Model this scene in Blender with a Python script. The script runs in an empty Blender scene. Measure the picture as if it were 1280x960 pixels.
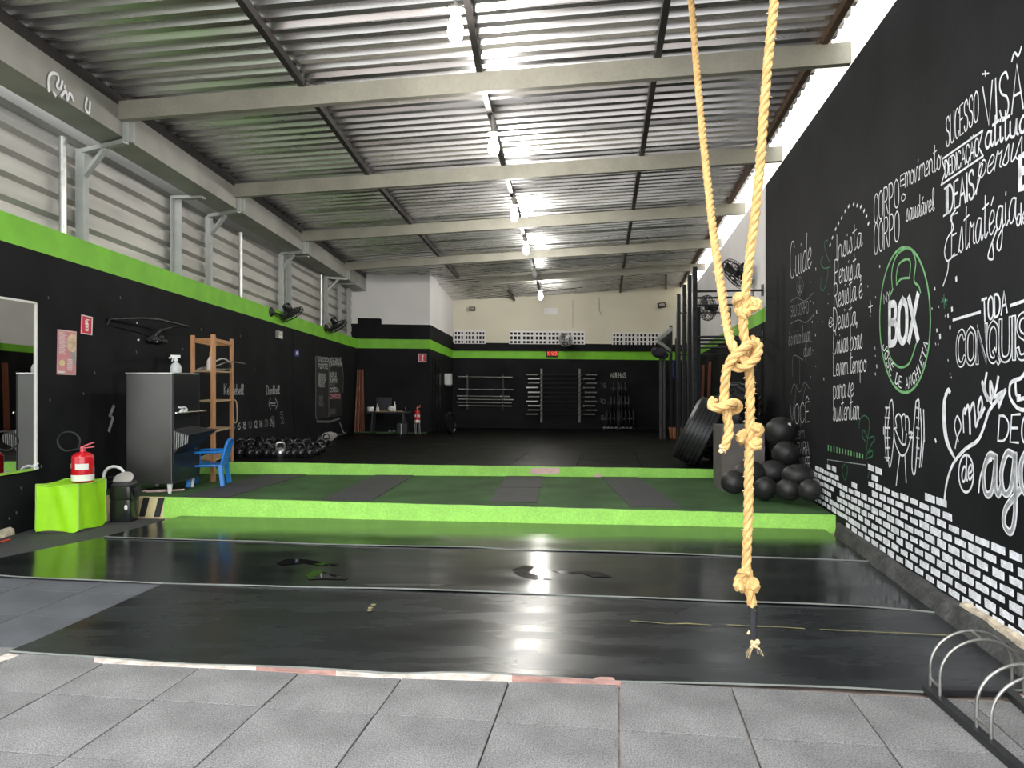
import bpy, bmesh, math, random
from math import pi, sin, cos, atan2, radians, sqrt
from mathutils import Vector, Matrix
random.seed(7)
sc = bpy.context.scene
COL = sc.collection
F, H = 945.0, 1.5            # focal length in pixels (1280 wide), eye height

# ------------------------------------------------------------------ camera, world, exposure
cam_data = bpy.data.cameras.new('camera'); cam = bpy.data.objects.new('camera', cam_data)
COL.objects.link(cam); sc.camera = cam
cam_data.sensor_width = 36; cam_data.lens = 36*F/1280; cam_data.clip_end = 200
cam.location = (0, 0, H); cam.rotation_euler = (pi/2, 0, 0)
w = bpy.data.worlds.new('sky'); sc.world = w; w.use_nodes = True
w.node_tree.nodes['Background'].inputs[0].default_value = (0.93, 0.97, 1.0, 1)
w.node_tree.nodes['Background'].inputs[1].default_value = 4.1
sun_d = bpy.data.lights.new('sun', 'SUN'); sun_d.energy = 1.2; sun_d.angle = radians(20); sun_d.color = (1, .96, .90)
sun = bpy.data.objects.new('sun', sun_d); COL.objects.link(sun); sun.rotation_euler = (radians(52), 0, radians(-12)); sun.location = (0, -6, 12)
BULB = 530.0                 # brightness of the ceiling bulbs
vs = sc.view_settings
vs.view_transform = 'Standard'; vs.look = 'None'; vs.exposure = 0.0; vs.gamma = 1; vs.use_curve_mapping = False
sc.display_settings.display_device = 'sRGB'

# ------------------------------------------------------------------ materials
M = {}
def lin(c): return tuple(((x/255)/12.92 if x <= 10 else (((x/255)+.055)/1.055)**2.4) for x in c)
def mat(name, col, rough=.5, metal=0., var=0., scale=6., bump=0., bscale=60., rvar=0., emit=0., coat=0., spec=.5, stretch=None, fine=0., detail=5):
    m = bpy.data.materials.new(name); m.use_nodes = True; nt = m.node_tree; N, L = nt.nodes, nt.links
    b = N['Principled BSDF']; c = tuple(col)+(1,)
    b.inputs['Base Color'].default_value = c; b.inputs['Roughness'].default_value = rough
    b.inputs['Metallic'].default_value = metal; b.inputs['Specular IOR Level'].default_value = spec
    b.inputs['Coat Weight'].default_value = coat
    if emit: b.inputs['Emission Color'].default_value = c; b.inputs['Emission Strength'].default_value = emit
    if var or bump or rvar or fine:
        tc = N.new('ShaderNodeTexCoord'); vec = tc.outputs['Object']
        if stretch:
            mp = N.new('ShaderNodeMapping'); mp.inputs['Scale'].default_value = stretch
            L.new(vec, mp.inputs[0]); vec = mp.outputs[0]
        n = N.new('ShaderNodeTexNoise'); n.inputs['Scale'].default_value = scale; n.inputs['Detail'].default_value = detail
        L.new(vec, n.inputs['Vector'])
        if var or fine:
            r = N.new('ShaderNodeMapRange'); r.inputs[1].default_value = .3; r.inputs[2].default_value = .7
            r.inputs[3].default_value = 1-var; r.inputs[4].default_value = 1+var
            L.new(n.outputs[0], r.inputs[0]); fac = r.outputs[0]
            if fine:
                n3 = N.new('ShaderNodeTexNoise'); n3.inputs['Scale'].default_value = bscale; n3.inputs['Detail'].default_value = 2
                L.new(vec, n3.inputs['Vector'])
                r3 = N.new('ShaderNodeMapRange'); r3.inputs[1].default_value = .35; r3.inputs[2].default_value = .65
                r3.inputs[3].default_value = 1-fine; r3.inputs[4].default_value = 1+fine; L.new(n3.outputs[0], r3.inputs[0])
                mm = N.new('ShaderNodeMath'); mm.operation = 'MULTIPLY'; L.new(fac, mm.inputs[0]); L.new(r3.outputs[0], mm.inputs[1]); fac = mm.outputs[0]
            vm = N.new('ShaderNodeVectorMath'); vm.operation = 'SCALE'; vm.inputs[0].default_value = tuple(col)
            L.new(fac, vm.inputs['Scale']); L.new(vm.outputs[0], b.inputs['Base Color'])
        if rvar:
            r2 = N.new('ShaderNodeMapRange'); r2.inputs[1].default_value = .3; r2.inputs[2].default_value = .7
            r2.inputs[3].default_value = max(.02, rough-rvar); r2.inputs[4].default_value = rough+rvar
            L.new(n.outputs[0], r2.inputs[0]); L.new(r2.outputs[0], b.inputs['Roughness'])
        if bump:
            n2 = N.new('ShaderNodeTexNoise'); n2.inputs['Scale'].default_value = bscale; n2.inputs['Detail'].default_value = 3
            L.new(vec, n2.inputs['Vector'])
            bp = N.new('ShaderNodeBump'); bp.inputs['Strength'].default_value = bump; bp.inputs['Distance'].default_value = .01
            L.new(n2.outputs[0], bp.inputs['Height']); L.new(bp.outputs[0], b.inputs['Normal'])
    M[name] = m; return m
mat('black_paint', (.0128, .0131, .0148), .7, var=.3, scale=1.6, bump=.15, bscale=25, spec=.10)
mat('green_paint', (.20, .56, .028), .6, var=.12, scale=3, bump=.1)
mat('step_green', (.345, .73, .12), .6, var=.09, scale=5, bump=.4, bscale=45, fine=.08)
mat('white_wall', (.86, .835, .83), .8, var=.06, scale=.8)
mat('cream_wall', (.72, .68, .55), .8, var=.07, scale=.7)
mat('roof_metal', (.64, .63, .63), .28, metal=.95, var=.07, scale=1.2, rvar=.03, stretch=(.6, 3, 3))
mat('side_metal', (.46, .445, .42), .5, metal=.3, var=.2, scale=1.5, stretch=(2, .5, 3))
mat('cream_steel', (.34, .325, .27), .55, var=.12, scale=3, fine=.04, bscale=30)
mat('gutter_steel', (.33, .325, .295), .5, metal=.2, var=.2, scale=1.5)
mat('galvanised', (.62, .62, .6), .35, metal=.8, var=.15, scale=20)
mat('grey_post', (.44, .46, .44), .55, metal=.1, var=.08)
mat('outer_wall', (.80, .72, .56), .8, var=.06, scale=2)
mat('dark_purlin', (.028, .023, .022), .6, var=.3, scale=8)
mat('rusty_purlin', (.10, .055, .03), .7, var=.3, scale=8)
mat('tile_rubber', (.185, .181, .179), .88, var=.25, scale=2.6, bump=.6, bscale=140, fine=.36, spec=.25)
mat('tile_smooth', (.085, .089, .098), .8, var=.2, scale=2.6, bump=.4, bscale=160, fine=.15, spec=.3)
mat('strip_white', (.58, .50, .44), .8, var=.35, scale=14)
mat('yellow_worn', (.20, .18, .085), .7, var=.3, scale=30)
mat('stand_grey', (.065, .064, .062), .5, metal=.2, var=.2)
mat('wet', (.004, .004, .005), .03, spec=.8)
mat('mat_rubber', (.0130, .0145, .0165), .27, var=.45, scale=2.2, rvar=.09, bump=.03, bscale=3, spec=.5, stretch=(.45, 2, 1))
mat('mat_glossy', (.0105, .012, .0135), .165, var=.45, scale=1.6, rvar=.06, bump=.05, bscale=2.2, spec=.6, stretch=(.45, 2, 1))
mat('mat_edge', (.17, .18, .165), .6, var=.2)
mat('deck_rubber', (.0060, .0060, .0065), .42, var=.3, scale=1.3, rvar=.05, spec=.03)
mat('carpet_green', (.044, .096, .034), .8, var=.35, scale=1.8, bump=.3, bscale=150, fine=.15, spec=.25)
mat('strip_rubber', (.043, .042, .046), .75, var=.15, scale=4, bump=.3, bscale=120)
mat('slab', (.45, .36, .31), .9, var=.35, scale=6)
mat('slab_red', (.36, .20, .17), .9, var=.4, scale=9)
mat('street', (.36, .35, .34), .9, var=.15, scale=.5)
mat('kerb', (.05, .05, .048), .8, var=.5, scale=6, bump=1., bscale=30, fine=.3)
mat('chalk_white', (.86, .87, .90), .8, var=.22, scale=22)
mat('chalk_dim', (.36, .37, .37), .85, var=.35, scale=25)
mat('chalk_faint', (.14, .14, .145), .9, var=.4, scale=25)
mat('chalk_green', (.20, .48, .20), .8, var=.25, scale=20)
mat('dark_green_line', (.03, .15, .075), .8, var=.25, scale=20)
mat('brick_white', (.84, .85, .89), .8, var=.22, scale=14, fine=.12, bscale=70)
mat('hazard_yellow', (.70, .60, .32), .7, var=.15)
mat('black_soft', (.018, .018, .019), .55, var=.2)
mat('black_gloss', (.012, .012, .013), .22)
mat('black_steel', (.022, .022, .024), .38, metal=.3, var=.2)
mat('cabinet_side', (.13, .128, .122), .36, metal=.8, var=.12, scale=2, rvar=.06)
mat('cabinet_front', (.016, .017, .02), .3, metal=.2)
mat('chrome', (.78, .78, .78), .16, metal=1)
mat('lit_steel', (.78, .78, .77), .45, metal=.4)
mat('rack_steel', (.34, .33, .31), .42, metal=.8, var=.25, scale=12)
mat('steel', (.55, .55, .56), .28, metal=.95, var=.1)
mat('red_gloss', (.60, .010, .018), .25, coat=.5)
mat('pink_red', (.72, .16, .18), .4)
mat('white_plastic', (.80, .80, .78), .4)
mat('grey_plastic', (.38, .36, .33), .4, var=.1)
mat('blue_plastic', (.012, .20, .62), .35)
mat('sign_red', (.66, .012, .05), .5)
mat('sign_blue', (.03, .05, .28), .5)
mat('wood', (.50, .25, .11), .55, var=.25, scale=7, stretch=(6, 6, .6))
mat('wood_pale', (.50, .36, .22), .6, var=.2, scale=7)
mat('pvc_brown', (.20, .065, .035), .5, var=.15)
mat('rope', (.66, .42, .17), .85, var=.2, scale=25, bump=.5, bscale=260, fine=.18, spec=.2)
mat('rope_fray', (.76, .58, .32), .9, var=.15, scale=40)
mat('tape_black', (.03, .03, .035), .22)
mat('box_green', (.36, .80, .014), .5, var=.08, scale=4, bump=.12, bscale=9)
mat('box_trim', (.34, .62, .08), .55)
mat('poster_pink', (.66, .27, .29), .6, var=.12, scale=6)
mat('poster_pale', (.74, .50, .46), .6, var=.15, scale=9)
mat('poster_skin', (.70, .52, .36), .6, var=.3, scale=14)
mat('paper_white', (.80, .78, .74), .7)
mat('mirror_glass', (.60, .61, .58), .015, metal=1)
mat('tyre', (.022, .022, .0225), .38, var=.25, bump=.2, bscale=40)
mat('leather', (.019, .018, .0178), .48, var=.2, bump=.25, bscale=70)
mat('box_brown', (.135, .118, .108), .6, var=.2, scale=5)
mat('bulb_glow', (1, .97, .90), .3, emit=BULB)
mat('bulb_glow_far', (1, .97, .90), .3, emit=BULB*.85)
mat('bulb_off', (.55, .57, .56), .15)
mat('led_red', (1, .10, .06), .4, emit=1.2)
mat('led_back', (.03, .002, .003), .3)
mat('hole_dark', (.004, .004, .004), .9)
mat('glass_dark', (.05, .055, .06), .08)
mat('orange_basket', (.20, .07, .018), .6)
mat('purple_cloth', (.022, .016, .03), .8)
mat('clear_plastic', (.55, .58, .58), .12, spec=.6)
mat('red_line', (.55, .05, .03), .6)
mat('chipped_wall', (.50, .42, .32), .9, var=.5, scale=12)

# ------------------------------------------------------------------ mesh helpers
class MB:
    def __init__(s): s.v = []; s.f = []; s.mi = []; s.x = Matrix()
    def add(s, vs, fs, mi=0):
        o = len(s.v); s.v += [tuple(s.x @ Vector(p)) for p in vs]
        s.f += [tuple(i+o for i in f) for f in fs]; s.mi += [mi]*len(fs); return s
    def hexa(s, p, mi=0):   # bottom four then top four, both anticlockwise from above
        return s.add(p, [(3, 2, 1, 0), (4, 5, 6, 7), (0, 1, 5, 4), (1, 2, 6, 5), (2, 3, 7, 6), (3, 0, 4, 7)], mi)
    def box(s, c, d, mi=0):
        x, y, z = c; a, b, e = d[0]/2, d[1]/2, d[2]/2
        return s.hexa([(x-a, y-b, z-e), (x+a, y-b, z-e), (x+a, y+b, z-e), (x-a, y+b, z-e), (x-a, y-b, z+e), (x+a, y-b, z+e), (x+a, y+b, z+e), (x-a, y+b, z+e)], mi)
    def bar(s, p, q, wd, ht, mi=0, up=(0, 0, 1)):
        p, q = Vector(p), Vector(q); d = (q-p).normalized(); up = Vector(up)
        if abs(d.dot(up)) > .98: up = Vector((0, 1, 0))
        a = d.cross(up).normalized()*wd/2; b = a.cross(d).normalized()*ht/2
        return s.hexa([p-a-b, p+a-b, q+a-b, q-a-b, p-a+b, p+a+b, q+a+b, q-a+b], mi)
    def tube(s, pts, r, n=8, closed=False, caps=True, mi=0):
        P = [Vector(p) for p in pts]; k = len(P); vs, fs = [], []; prev = None
        for i, p in enumerate(P):
            a = P[(i-1) % k] if (closed or i) else p; b = P[(i+1) % k] if (closed or i < k-1) else p
            t = (b-a).normalized()
            if prev is None:
                u = t.orthogonal().normalized()
            else:
                u = prev-t*prev.dot(t)
                u = u.normalized() if u.length > 1e-6 else t.orthogonal().normalized()
            prev = u; v = t.cross(u); rr = r[i] if isinstance(r, (list, tuple)) else r
            vs += [p+(u*cos(2*pi*j/n)+v*sin(2*pi*j/n))*rr for j in range(n)]
        for i in range(k if closed else k-1):
            i2 = (i+1) % k
            for j in range(n):
                j2 = (j+1) % n; fs.append((i*n+j, i*n+j2, i2*n+j2, i2*n+j))
        if caps and not closed: fs += [tuple(range(n-1, -1, -1)), tuple((k-1)*n+j for j in range(n))]
        return s.add(vs, fs, mi)
    def lathe(s, prof, n=20, mi=0, close=True):  # (r,z) from bottom to top about local z
        vs, fs = [], []; k = len(prof)
        for r, z in prof: vs += [(r*cos(2*pi*j/n), r*sin(2*pi*j/n), z) for j in range(n)]
        for i in range(k-1):
            for j in range(n):
                j2 = (j+1) % n; fs.append((i*n+j, i*n+j2, (i+1)*n+j2, (i+1)*n+j))
        if close: fs += [tuple(range(n-1, -1, -1)), tuple((k-1)*n+j for j in range(n))]
        return s.add(vs, fs, mi)
    def ball(s, c, r, n=14, m=9, sx=1, sy=1, sz=1, mi=0):
        old = s.x; s.x = old @ Matrix.Translation(c) @ Matrix.Diagonal((sx, sy, sz, 1))
        s.lathe([(max(1e-4, r*sin(pi*i/m)), -r*cos(pi*i/m)) for i in range(m+1)], n, mi); s.x = old; return s
    def prism(s, poly, y0, y1, mi=0):   # polygon in local x,z pushed from y0 to y1
        n = len(poly); vs = [(x, y0, z) for x, z in poly]+[(x, y1, z) for x, z in poly]
        return s.add(vs, [tuple(range(n)), tuple(range(2*n-1, n-1, -1))]+[(i, i+n, (i+1) % n+n, (i+1) % n) for i in range(n)], mi)
    def grid(s, fn, nu, nv, mi=0):
        vs = [fn(i/nu, j/nv) for j in range(nv+1) for i in range(nu+1)]
        return s.add(vs, [(j*(nu+1)+i, j*(nu+1)+i+1, (j+1)*(nu+1)+i+1, (j+1)*(nu+1)+i) for j in range(nv) for i in range(nu)], mi)
    def build(s, name, mats, parent=None, smooth=True, loc=None, rz=0, bevel=0, angle=38):
        me = bpy.data.meshes.new(name); me.from_pydata(s.v, [], s.f)
        mats = mats if isinstance(mats, (list, tuple)) else [mats]
        for q in mats: me.materials.append(M[q])
        if len(mats) > 1: me.polygons.foreach_set('material_index', s.mi)
        if smooth:
            me.polygons.foreach_set('use_smooth', [True]*len(me.polygons)); me.set_sharp_from_angle(angle=radians(angle))
        me.update()
        o = bpy.data.objects.new(name, me); COL.objects.link(o)
        if parent: o.parent = parent
        if loc: o.location = loc
        if rz: o.rotation_euler = (0, 0, rz)
        if bevel:
            b = o.modifiers.new('bevel', 'BEVEL'); b.width = bevel; b.segments = 2; b.limit_method = 'ANGLE'
        return o
def tag(o, label, cat, group=None):
    o['label'] = label; o['category'] = cat
    if group: o['group'] = group
    return o
def thing(name, label, cat, loc=(0, 0, 0), rz=0, group=None):
    o = bpy.data.objects.new(name, None); COL.objects.link(o); o.empty_display_size = .1
    o.location = loc; o.rotation_euler = (0, 0, rz); return tag(o, label, cat, group)
def struct(o): o['kind'] = 'structure'; return o
def kids(o): return [c for c in COL.objects if c.parent == o]
def dup(root, loc, rz=None, label=None, group=None, tree=None):
    def cp(o, par):
        c = o.copy(); COL.objects.link(c)
        if par: c.parent = par
        for ch in tree[o]: cp(ch, c)
        return c
    r = cp(root, None); r.location = loc
    if rz is not None: r.rotation_euler = (0, 0, rz)
    if label: r['label'] = label
    if group: r['group'] = group
    return r
def tree_of(root):
    t = {}
    def walk(o):
        t[o] = kids(o)
        for c in t[o]: walk(c)
    walk(root); return t
def lerp(a, b, t): return a+(b-a)*t
def V(*a): return Vector(a)
def at(px, py, Y): return V((px-640)/F*Y, Y, H-(py-480)/F*Y)
def at_floor(px, py, z=0):
    Y = F*(H-z)/(py-480); return V((px-640)/F*Y, Y, z)
class Plane:   # an upright wall, pL and pR its ends as seen from inside the room
    def __init__(s, pL, pR):
        s.p = V(*pL, 0); s.d = (V(*pR, 0)-s.p).normalized(); s.n = V(s.d.y, -s.d.x, 0); s.rz = atan2(s.d.y, s.d.x)
    def hit(s, px, py, off=0):
        r = (px-640)/F; n = s.n; Y = n.dot(s.p)/(n.x*r+n.y); return at(px, py, Y)+n*off
    def uz(s, px, py):
        q = s.hit(px, py); return (q-s.p).dot(s.d), q.z
    def pt(s, u, z, off=0): return s.p+s.d*u+V(0, 0, z)+s.n*off
    def atY(s, Y, z, off=0): return s.pt((Y-s.p.y)/s.d.y, z, off)
LX = lambda Y: -5.458+.062*Y
RX = lambda Y: 2.14+.15*Y
WL = Plane((LX(2), 2), (LX(20.5), 20.5))
WR = Plane((RX(25.2), 25.2), (RX(1), 1))
CP = (LX(20.5), 20.5); CQ = (-2.278, 20.9); CB = (-1.88, 24.0); CE = (RX(25.0), 25.0)
WP = Plane(CP, CQ); WS = Plane(CQ, CB); WB = Plane(CB, CE)
z1 = lambda X, Y=0: .184-.0084*X
z2 = lambda X, Y: .325-.0147*X-.0185*(Y-10.75)
def at_deck(px, py):      # a point on the rear deck
    Y = 12.
    for _ in range(30): Y = F*(H-z2((px-640)/F*Y, Y))/(py-480)
    return V((px-640)/F*Y, Y, z2((px-640)/F*Y, Y))
def at_step(px, py):
    Y = 9.
    for _ in range(30): Y = F*(H-z1((px-640)/F*Y))/(py-480)
    return V((px-640)/F*Y, Y, z1((px-640)/F*Y))
# ------------------------------------------------------------------ floor: slab, rubber tiles, plinth
mb = MB(); mb.hexa([(-7, -3, -.15), (6, -3, -.15), (8, 12, -.15), (-7, 12, -.15), (-7, -3, -.022), (6, -3, -.022), (8, 12, -.022), (-7, 12, -.022)])
floor = struct(mb.build('floor', 'slab', smooth=False))
mb = MB(); mb.hexa([(-30, -40, -.3), (30, -40, -.3), (30, -3, -.3), (-30, -3, -.3), (-30, -40, -.05), (30, -40, -.05), (30, -3, -.05), (-30, -3, -.05)])
struct(mb.build('floor', 'street', smooth=False))
ax = V(.142, 1, 0).normalized(); bx_ = V(ax.y, -ax.x, 0); TO = V(.465, 3.281, 0); TS = .5485
tiles = [(i, j) for j in range(-8, 1) for i in range(-9, 6)]+[(i, j) for j in range(1, 5) for i in range(-9, -6)]
tile_mesh = {}
for k, (i, j) in enumerate(tiles):
    c = TO+bx_*(i+.5)*TS+ax*(j+.5)*TS
    if c.x+.28 > RX(c.y)+.18 or c.x-.28 < LX(c.y): continue
    var = (i*7+j*3) % 5+(10 if i <= -7 and j >= 1 else 0)
    if var not in tile_mesh:
        mb = MB(); g = TS/2-.0035; rr = random.Random(var)
        tp = [rr.uniform(-.0012, .0012) for _ in range(4)]
        mb.hexa([(-g, -g, -.02), (g, -g, -.02), (g, g, -.02), (-g, g, -.02), (-g, -g, tp[0]), (g, -g, tp[1]), (g, g, tp[2]), (-g, g, tp[3])])
        o = mb.build('floor_tile', 'tile_smooth' if i <= -7 and j >= 1 else 'tile_rubber', floor, smooth=False, bevel=.003); tile_mesh[var] = o
    else:
        o = tile_mesh[var].copy(); COL.objects.link(o)
    o.location = c+V(0, 0, random.uniform(-.001, .0015)); o.rotation_euler = (0, 0, -atan2(.142, 1)+random.uniform(-.006, .006))
# the broken strip of slab showing in front of the first mat
mb = MB()
pts = [(118, 823, 827.5), (320, 833, 837.5), (420, 838, 843.5), (520, 843, 848), (640, 846, 851.5), (776, 852, 855)]
for k in range(len(pts)-1):
    a, b = pts[k], pts[k+1]
    q = [at_floor(a[0], a[2], .004), at_floor(b[0], b[2], .004), at_floor(b[0], b[1]-5, .004), at_floor(a[0], a[1]-5, .004)]
    mb.hexa([p-V(0, 0, .02) for p in q]+q, 1 if k in (1, 4) else 0)
q = [at_floor(-14, 832, .004), at_floor(24, 818.5, .004), at_floor(10, 816.5, .004), at_floor(-14, 826, .004)]; mb.hexa([p-V(0, 0, .02) for p in q]+q)
mb.build('painted_strip', ['strip_white', 'slab_red'], floor, smooth=False)
# left wall foot
mb = MB()
for k in range(7):
    Y = 4.6+k*.42
    mb.hexa([V(LX(Y), Y, 0), V(LX(Y)+.05, Y, 0), V(LX(Y+.4)+.05, Y+.4, 0), V(LX(Y+.4), Y+.4, 0), V(LX(Y), Y, .07+.02*(k % 3)), V(LX(Y)+.04, Y, .06+.02*(k % 2)), V(LX(Y+.4)+.04, Y+.4, .06+.02*(k % 3)), V(LX(Y+.4), Y+.4, .08)])
struct(mb.build('baseboard_left', 'chipped_wall', smooth=False))
# kerb along the right wall
mb = MB(); ys = [1.6+.35*k for k in range(18)]; rr = random.Random(3)
pr = [(Y, min(.13, .05+max(0, 7.7-Y)*.05)+rr.uniform(-.02, .02), .105+rr.uniform(-.012, .012)) for Y in ys]
for (Ya, wa, ha), (Yb, wb, hb) in zip(pr, pr[1:]):
    mb.hexa([V(RX(Ya)-wa, Ya, -.022), V(RX(Ya), Ya, -.022), V(RX(Yb), Yb, -.022), V(RX(Yb)-wb, Yb, -.022), V(RX(Ya)-wa*.55, Ya, ha), V(RX(Ya), Ya, ha), V(RX(Yb), Yb, hb), V(RX(Yb)-wb*.55, Yb, hb)])
kerb = struct(mb.build('baseboard_right', 'kerb', smooth=False))
mb = MB(); rr = random.Random(6); L = [(3.75+.09*k, .035+rr.uniform(-.012, .012), rr.uniform(-.01, .01)) for k in range(12)]
for (Ya, wa, ja), (Yb, wb, jb) in zip(L, L[1:]):
    mb.hexa([V(RX(Ya)-wa-.01, Ya, .08), V(RX(Ya)-.002, Ya, .08), V(RX(Yb)-.002, Yb, .08), V(RX(Yb)-wb-.01, Yb, .08), V(RX(Ya)-wa, Ya, .128+ja), V(RX(Ya)-.002, Ya, .14+ja), V(RX(Yb)-.002, Yb, .14+jb), V(RX(Yb)-wb, Yb, .128+jb)])
mb.build('cement_patch', 'chipped_wall', kerb, smooth=False)

# ------------------------------------------------------------------ the two raised decks
def front1(X): return 7.70-.116*(X-3.3)
X0, X1 = LX(8.66)+.002, RX(7.70)-.002
mb = MB(); xs = [lerp(X0, X1, k/14) for k in range(15)]
yb = 10.77
for a, b in zip(xs, xs[1:]):
    sa, sb = (0, .012*sin(b*3))[0], 0
    mb.hexa([V(a, front1(a), -.02), V(b, front1(b), -.02), V(b+(RX(yb)-RX(7.7))*(b-X0)/(X1-X0), yb, -.02), V(a+(RX(yb)-RX(7.7))*(a-X0)/(X1-X0), yb, -.02),
             V(a, front1(a), z1(a)), V(b, front1(b), z1(b)), V(b+(RX(yb)-RX(7.7))*(b-X0)/(X1-X0), yb, z1(b)), V(a+(RX(yb)-RX(7.7))*(a-X0)/(X1-X0), yb, z1(a))])
step1 = struct(mb.build('floor', 'carpet_green', smooth=False))
def slab_x(fn, xa, xb, y0, y1, z0, zt, n=24, wob=0.):   # a facing plate along a riser
    m = MB(); r = random.Random(5)
    hs = [r.uniform(-wob, wob) for _ in range(n+1)]; X = [lerp(xa, xb, k/n) for k in range(n+1)]
    for k in range(n):
        a, b = X[k], X[k+1]
        m.hexa([V(a, fn(a)-y0, z0), V(b, fn(b)-y0, z0), V(b, fn(b)-y1, z0), V(a, fn(a)-y1, z0),
                V(a, fn(a)-y0, zt(a)+hs[k]), V(b, fn(b)-y0, zt(b)+hs[k+1]), V(b, fn(b)-y1, zt(b)+hs[k+1]), V(a, fn(a)-y1, zt(a)+hs[k])])
    return m
xh = at_step(205, 622).x
slab_x(front1, xh, X1, .012, -.035, -.018, lambda X: z1(X)+.004, 40, .0025).build('riser', 'step_green', step1, smooth=False)
slab_x(front1, X0, xh, .012, -.035, -.018, lambda X: z1(X)+.003, 6).build('hazard_board', 'hazard_yellow', step1, smooth=False)
for k in range(0, 4):     # black bands of the hazard board
    a = xh+.02-k*.178; m = MB()
    if a < X0+.25: break
    m.hexa([V(a-.13, front1(a)-.016, .002), V(a-.06, front1(a)-.016, .002), V(a-.06, front1(a)-.0125, .002), V(a-.13, front1(a)-.0125, .002),
            V(a-.075, front1(a)-.016, z1(a)), V(a-.005, front1(a)-.016, z1(a)), V(a-.005, front1(a)-.0125, z1(a)), V(a-.075, front1(a)-.0125, z1(a))])
    m.build('hazard_band', 'black_soft', step1, smooth=False)
# rear deck: solid body, rubber tiles over it
YB = 10.77
def deckpt(s, Y, dz=0):
    X = lerp(LX(Y), RX(Y), s); return V(X, Y, z2(X, Y)+dz)
m = MB()
for Ya, Yb in ((YB, 15.6), (15.6, 20.5), (20.5, 25.3)):
    q = [deckpt(0, Ya), deckpt(1, Ya), deckpt(1, Yb), deckpt(0, Yb)]
    m.hexa([V(p.x, p.y, -.4) for p in q]+[p-V(0, 0, .012) for p in q])
deck = struct(m.build('floor', 'deck_rubber', smooth=False))
rows = [YB+.02+1.07*k for k in range(5)]
nt_ = 9
for Ya, Yb in zip(rows, rows[1:]):
    for k in range(nt_):
        g = .0035/9; a, b = k/nt_+g, (k+1)/nt_-g
        q = [deckpt(a, Ya), deckpt(b, Ya), deckpt(b, Yb-.006), deckpt(a, Yb-.006)]; j = random.uniform(-.0015, .0015)
        MB().hexa([p-V(0, 0, .012) for p in q]+[p+V(0, 0, j) for p in q]).build('rubber_tile', 'deck_rubber', deck, smooth=False)
m = MB(); q = [deckpt(0, rows[-1]), deckpt(1, rows[-1]), deckpt(1, 25.2), deckpt(0, 25.2)]
m.hexa([p-V(0, 0, .012) for p in q]+q).build('rubber_tile', 'deck_rubber', deck, smooth=False)
yf2 = lambda X: YB
slab_x(yf2, LX(YB)+.01, RX(YB)-.01, .012, -.03, .1, lambda X: z2(X, YB)+.004, 40, .002).build('riser', 'step_green', deck, smooth=False)
m = MB()
for (a, b) in (((664, 584.5), (700, 593)), ((744, 592), (753, 596.5))):
    p, q = at(a[0], a[1], YB-.0135), at(b[0], b[1], YB-.0135)
    m.add([V(p.x, p.y, q.z), V(q.x-.03, p.y, q.z), V(q.x, p.y, lerp(q.z, p.z, .5)), V(q.x-.02, p.y, p.z), V(p.x+.02, p.y, p.z-.005), V(p.x-.02, p.y, lerp(q.z, p.z, .5))], [(0, 1, 2, 3, 4, 5)])
m.build('chipped_patch', 'poster_pale', deck, smooth=False)

# ------------------------------------------------------------------ walls
bt = lambda Y: 3.2-.037*(Y-7.38)
bb = lambda Y: 2.906-.0336*(Y-7.38)
def wall_strip(m, P, u0, u1, zb0, zb1, zt0, zt1, off, th, mi):
    q = [P.pt(u0, zb0, off), P.pt(u1, zb1, off), P.pt(u1, zb1, off-th), P.pt(u0, zb0, off-th), P.pt(u0, zt0, off), P.pt(u1, zt1, off), P.pt(u1, zt1, off-th), P.pt(u0, zt0, off-th)]
    m.hexa(q, mi)
UL = lambda Y: (Y-WL.p.y)/WL.d.y
m = MB()
wall_strip(m, WL, UL(2), UL(20.5), -.3, -.3, bb(2), bb(20.5), 0, .2, 0)
wall_strip(m, WL, UL(2), UL(20.5), bb(2), bb(20.5), bt(2), bt(20.5), 0, .2, 1)
wall_left = struct(m.build('wall_left', ['black_paint', 'green_paint'], smooth=False))
# sheet cladding above the band: horizontal ribs
prof = []; z = 0.
while z < 1.75:
    prof += [(z, 0), (z+.145, 0), (z+.15, .06), (z+.205, .06)]; z += .25
npan = 9
for k in range(npan):
    Ya, Yb = lerp(2, 20.5, k/npan), lerp(2, 20.5, (k+1)/npan); m = MB(); vs, fs = [], []
    for zz, dd in prof:
        vs += [WL.atY(Ya, bt(Ya)-.02+zz*lerp(1.0, .92, k/npan), -.15-dd), WL.atY(Yb, bt(Yb)-.02+zz*lerp(1.0, .92, (k+1)/npan), -.15-dd)]
    for i in range(len(prof)-1): fs.append((2*i, 2*i+1, 2*i+3, 2*i+2))
    m.add(vs, fs).build('cladding_sheet', 'side_metal', wall_left, smooth=False)

m = MB()  # right wall: black near part, black / green / pale far part
ur = lambda Y: (Y-WR.p.y)/WR.d.y
Ysp = 11.55
g0 = lambda Y: 2.457-.0097*(Y-11.6); g1 = lambda Y: 2.68-.0133*(Y-11.6)
wall_strip(m, WR, ur(Ysp), ur(1), -.3, -.3, 4.53, 4.53, 0, .2, 0)
wall_strip(m, WR, ur(25.2), ur(Ysp), -.3, -.3, g0(25.2), g0(Ysp), 0, .2, 0)
wall_strip(m, WR, ur(25.2), ur(Ysp), g0(25.2), g0(Ysp), g1(25.2), g1(Ysp), 0, .2, 1)
wall_strip(m, WR, ur(25.2), ur(Ysp), g1(25.2), g1(Ysp), 4.53, 4.53, 0, .2, 2)
wall_right = struct(m.build('wall_right', ['black_paint', 'green_paint', 'white_wall'], smooth=False))
m = MB(); wall_strip(m, WR, ur(26), ur(2.6), 3.2, 3.2, 6.2, 6.2, -.75, .1, 0)
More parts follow.
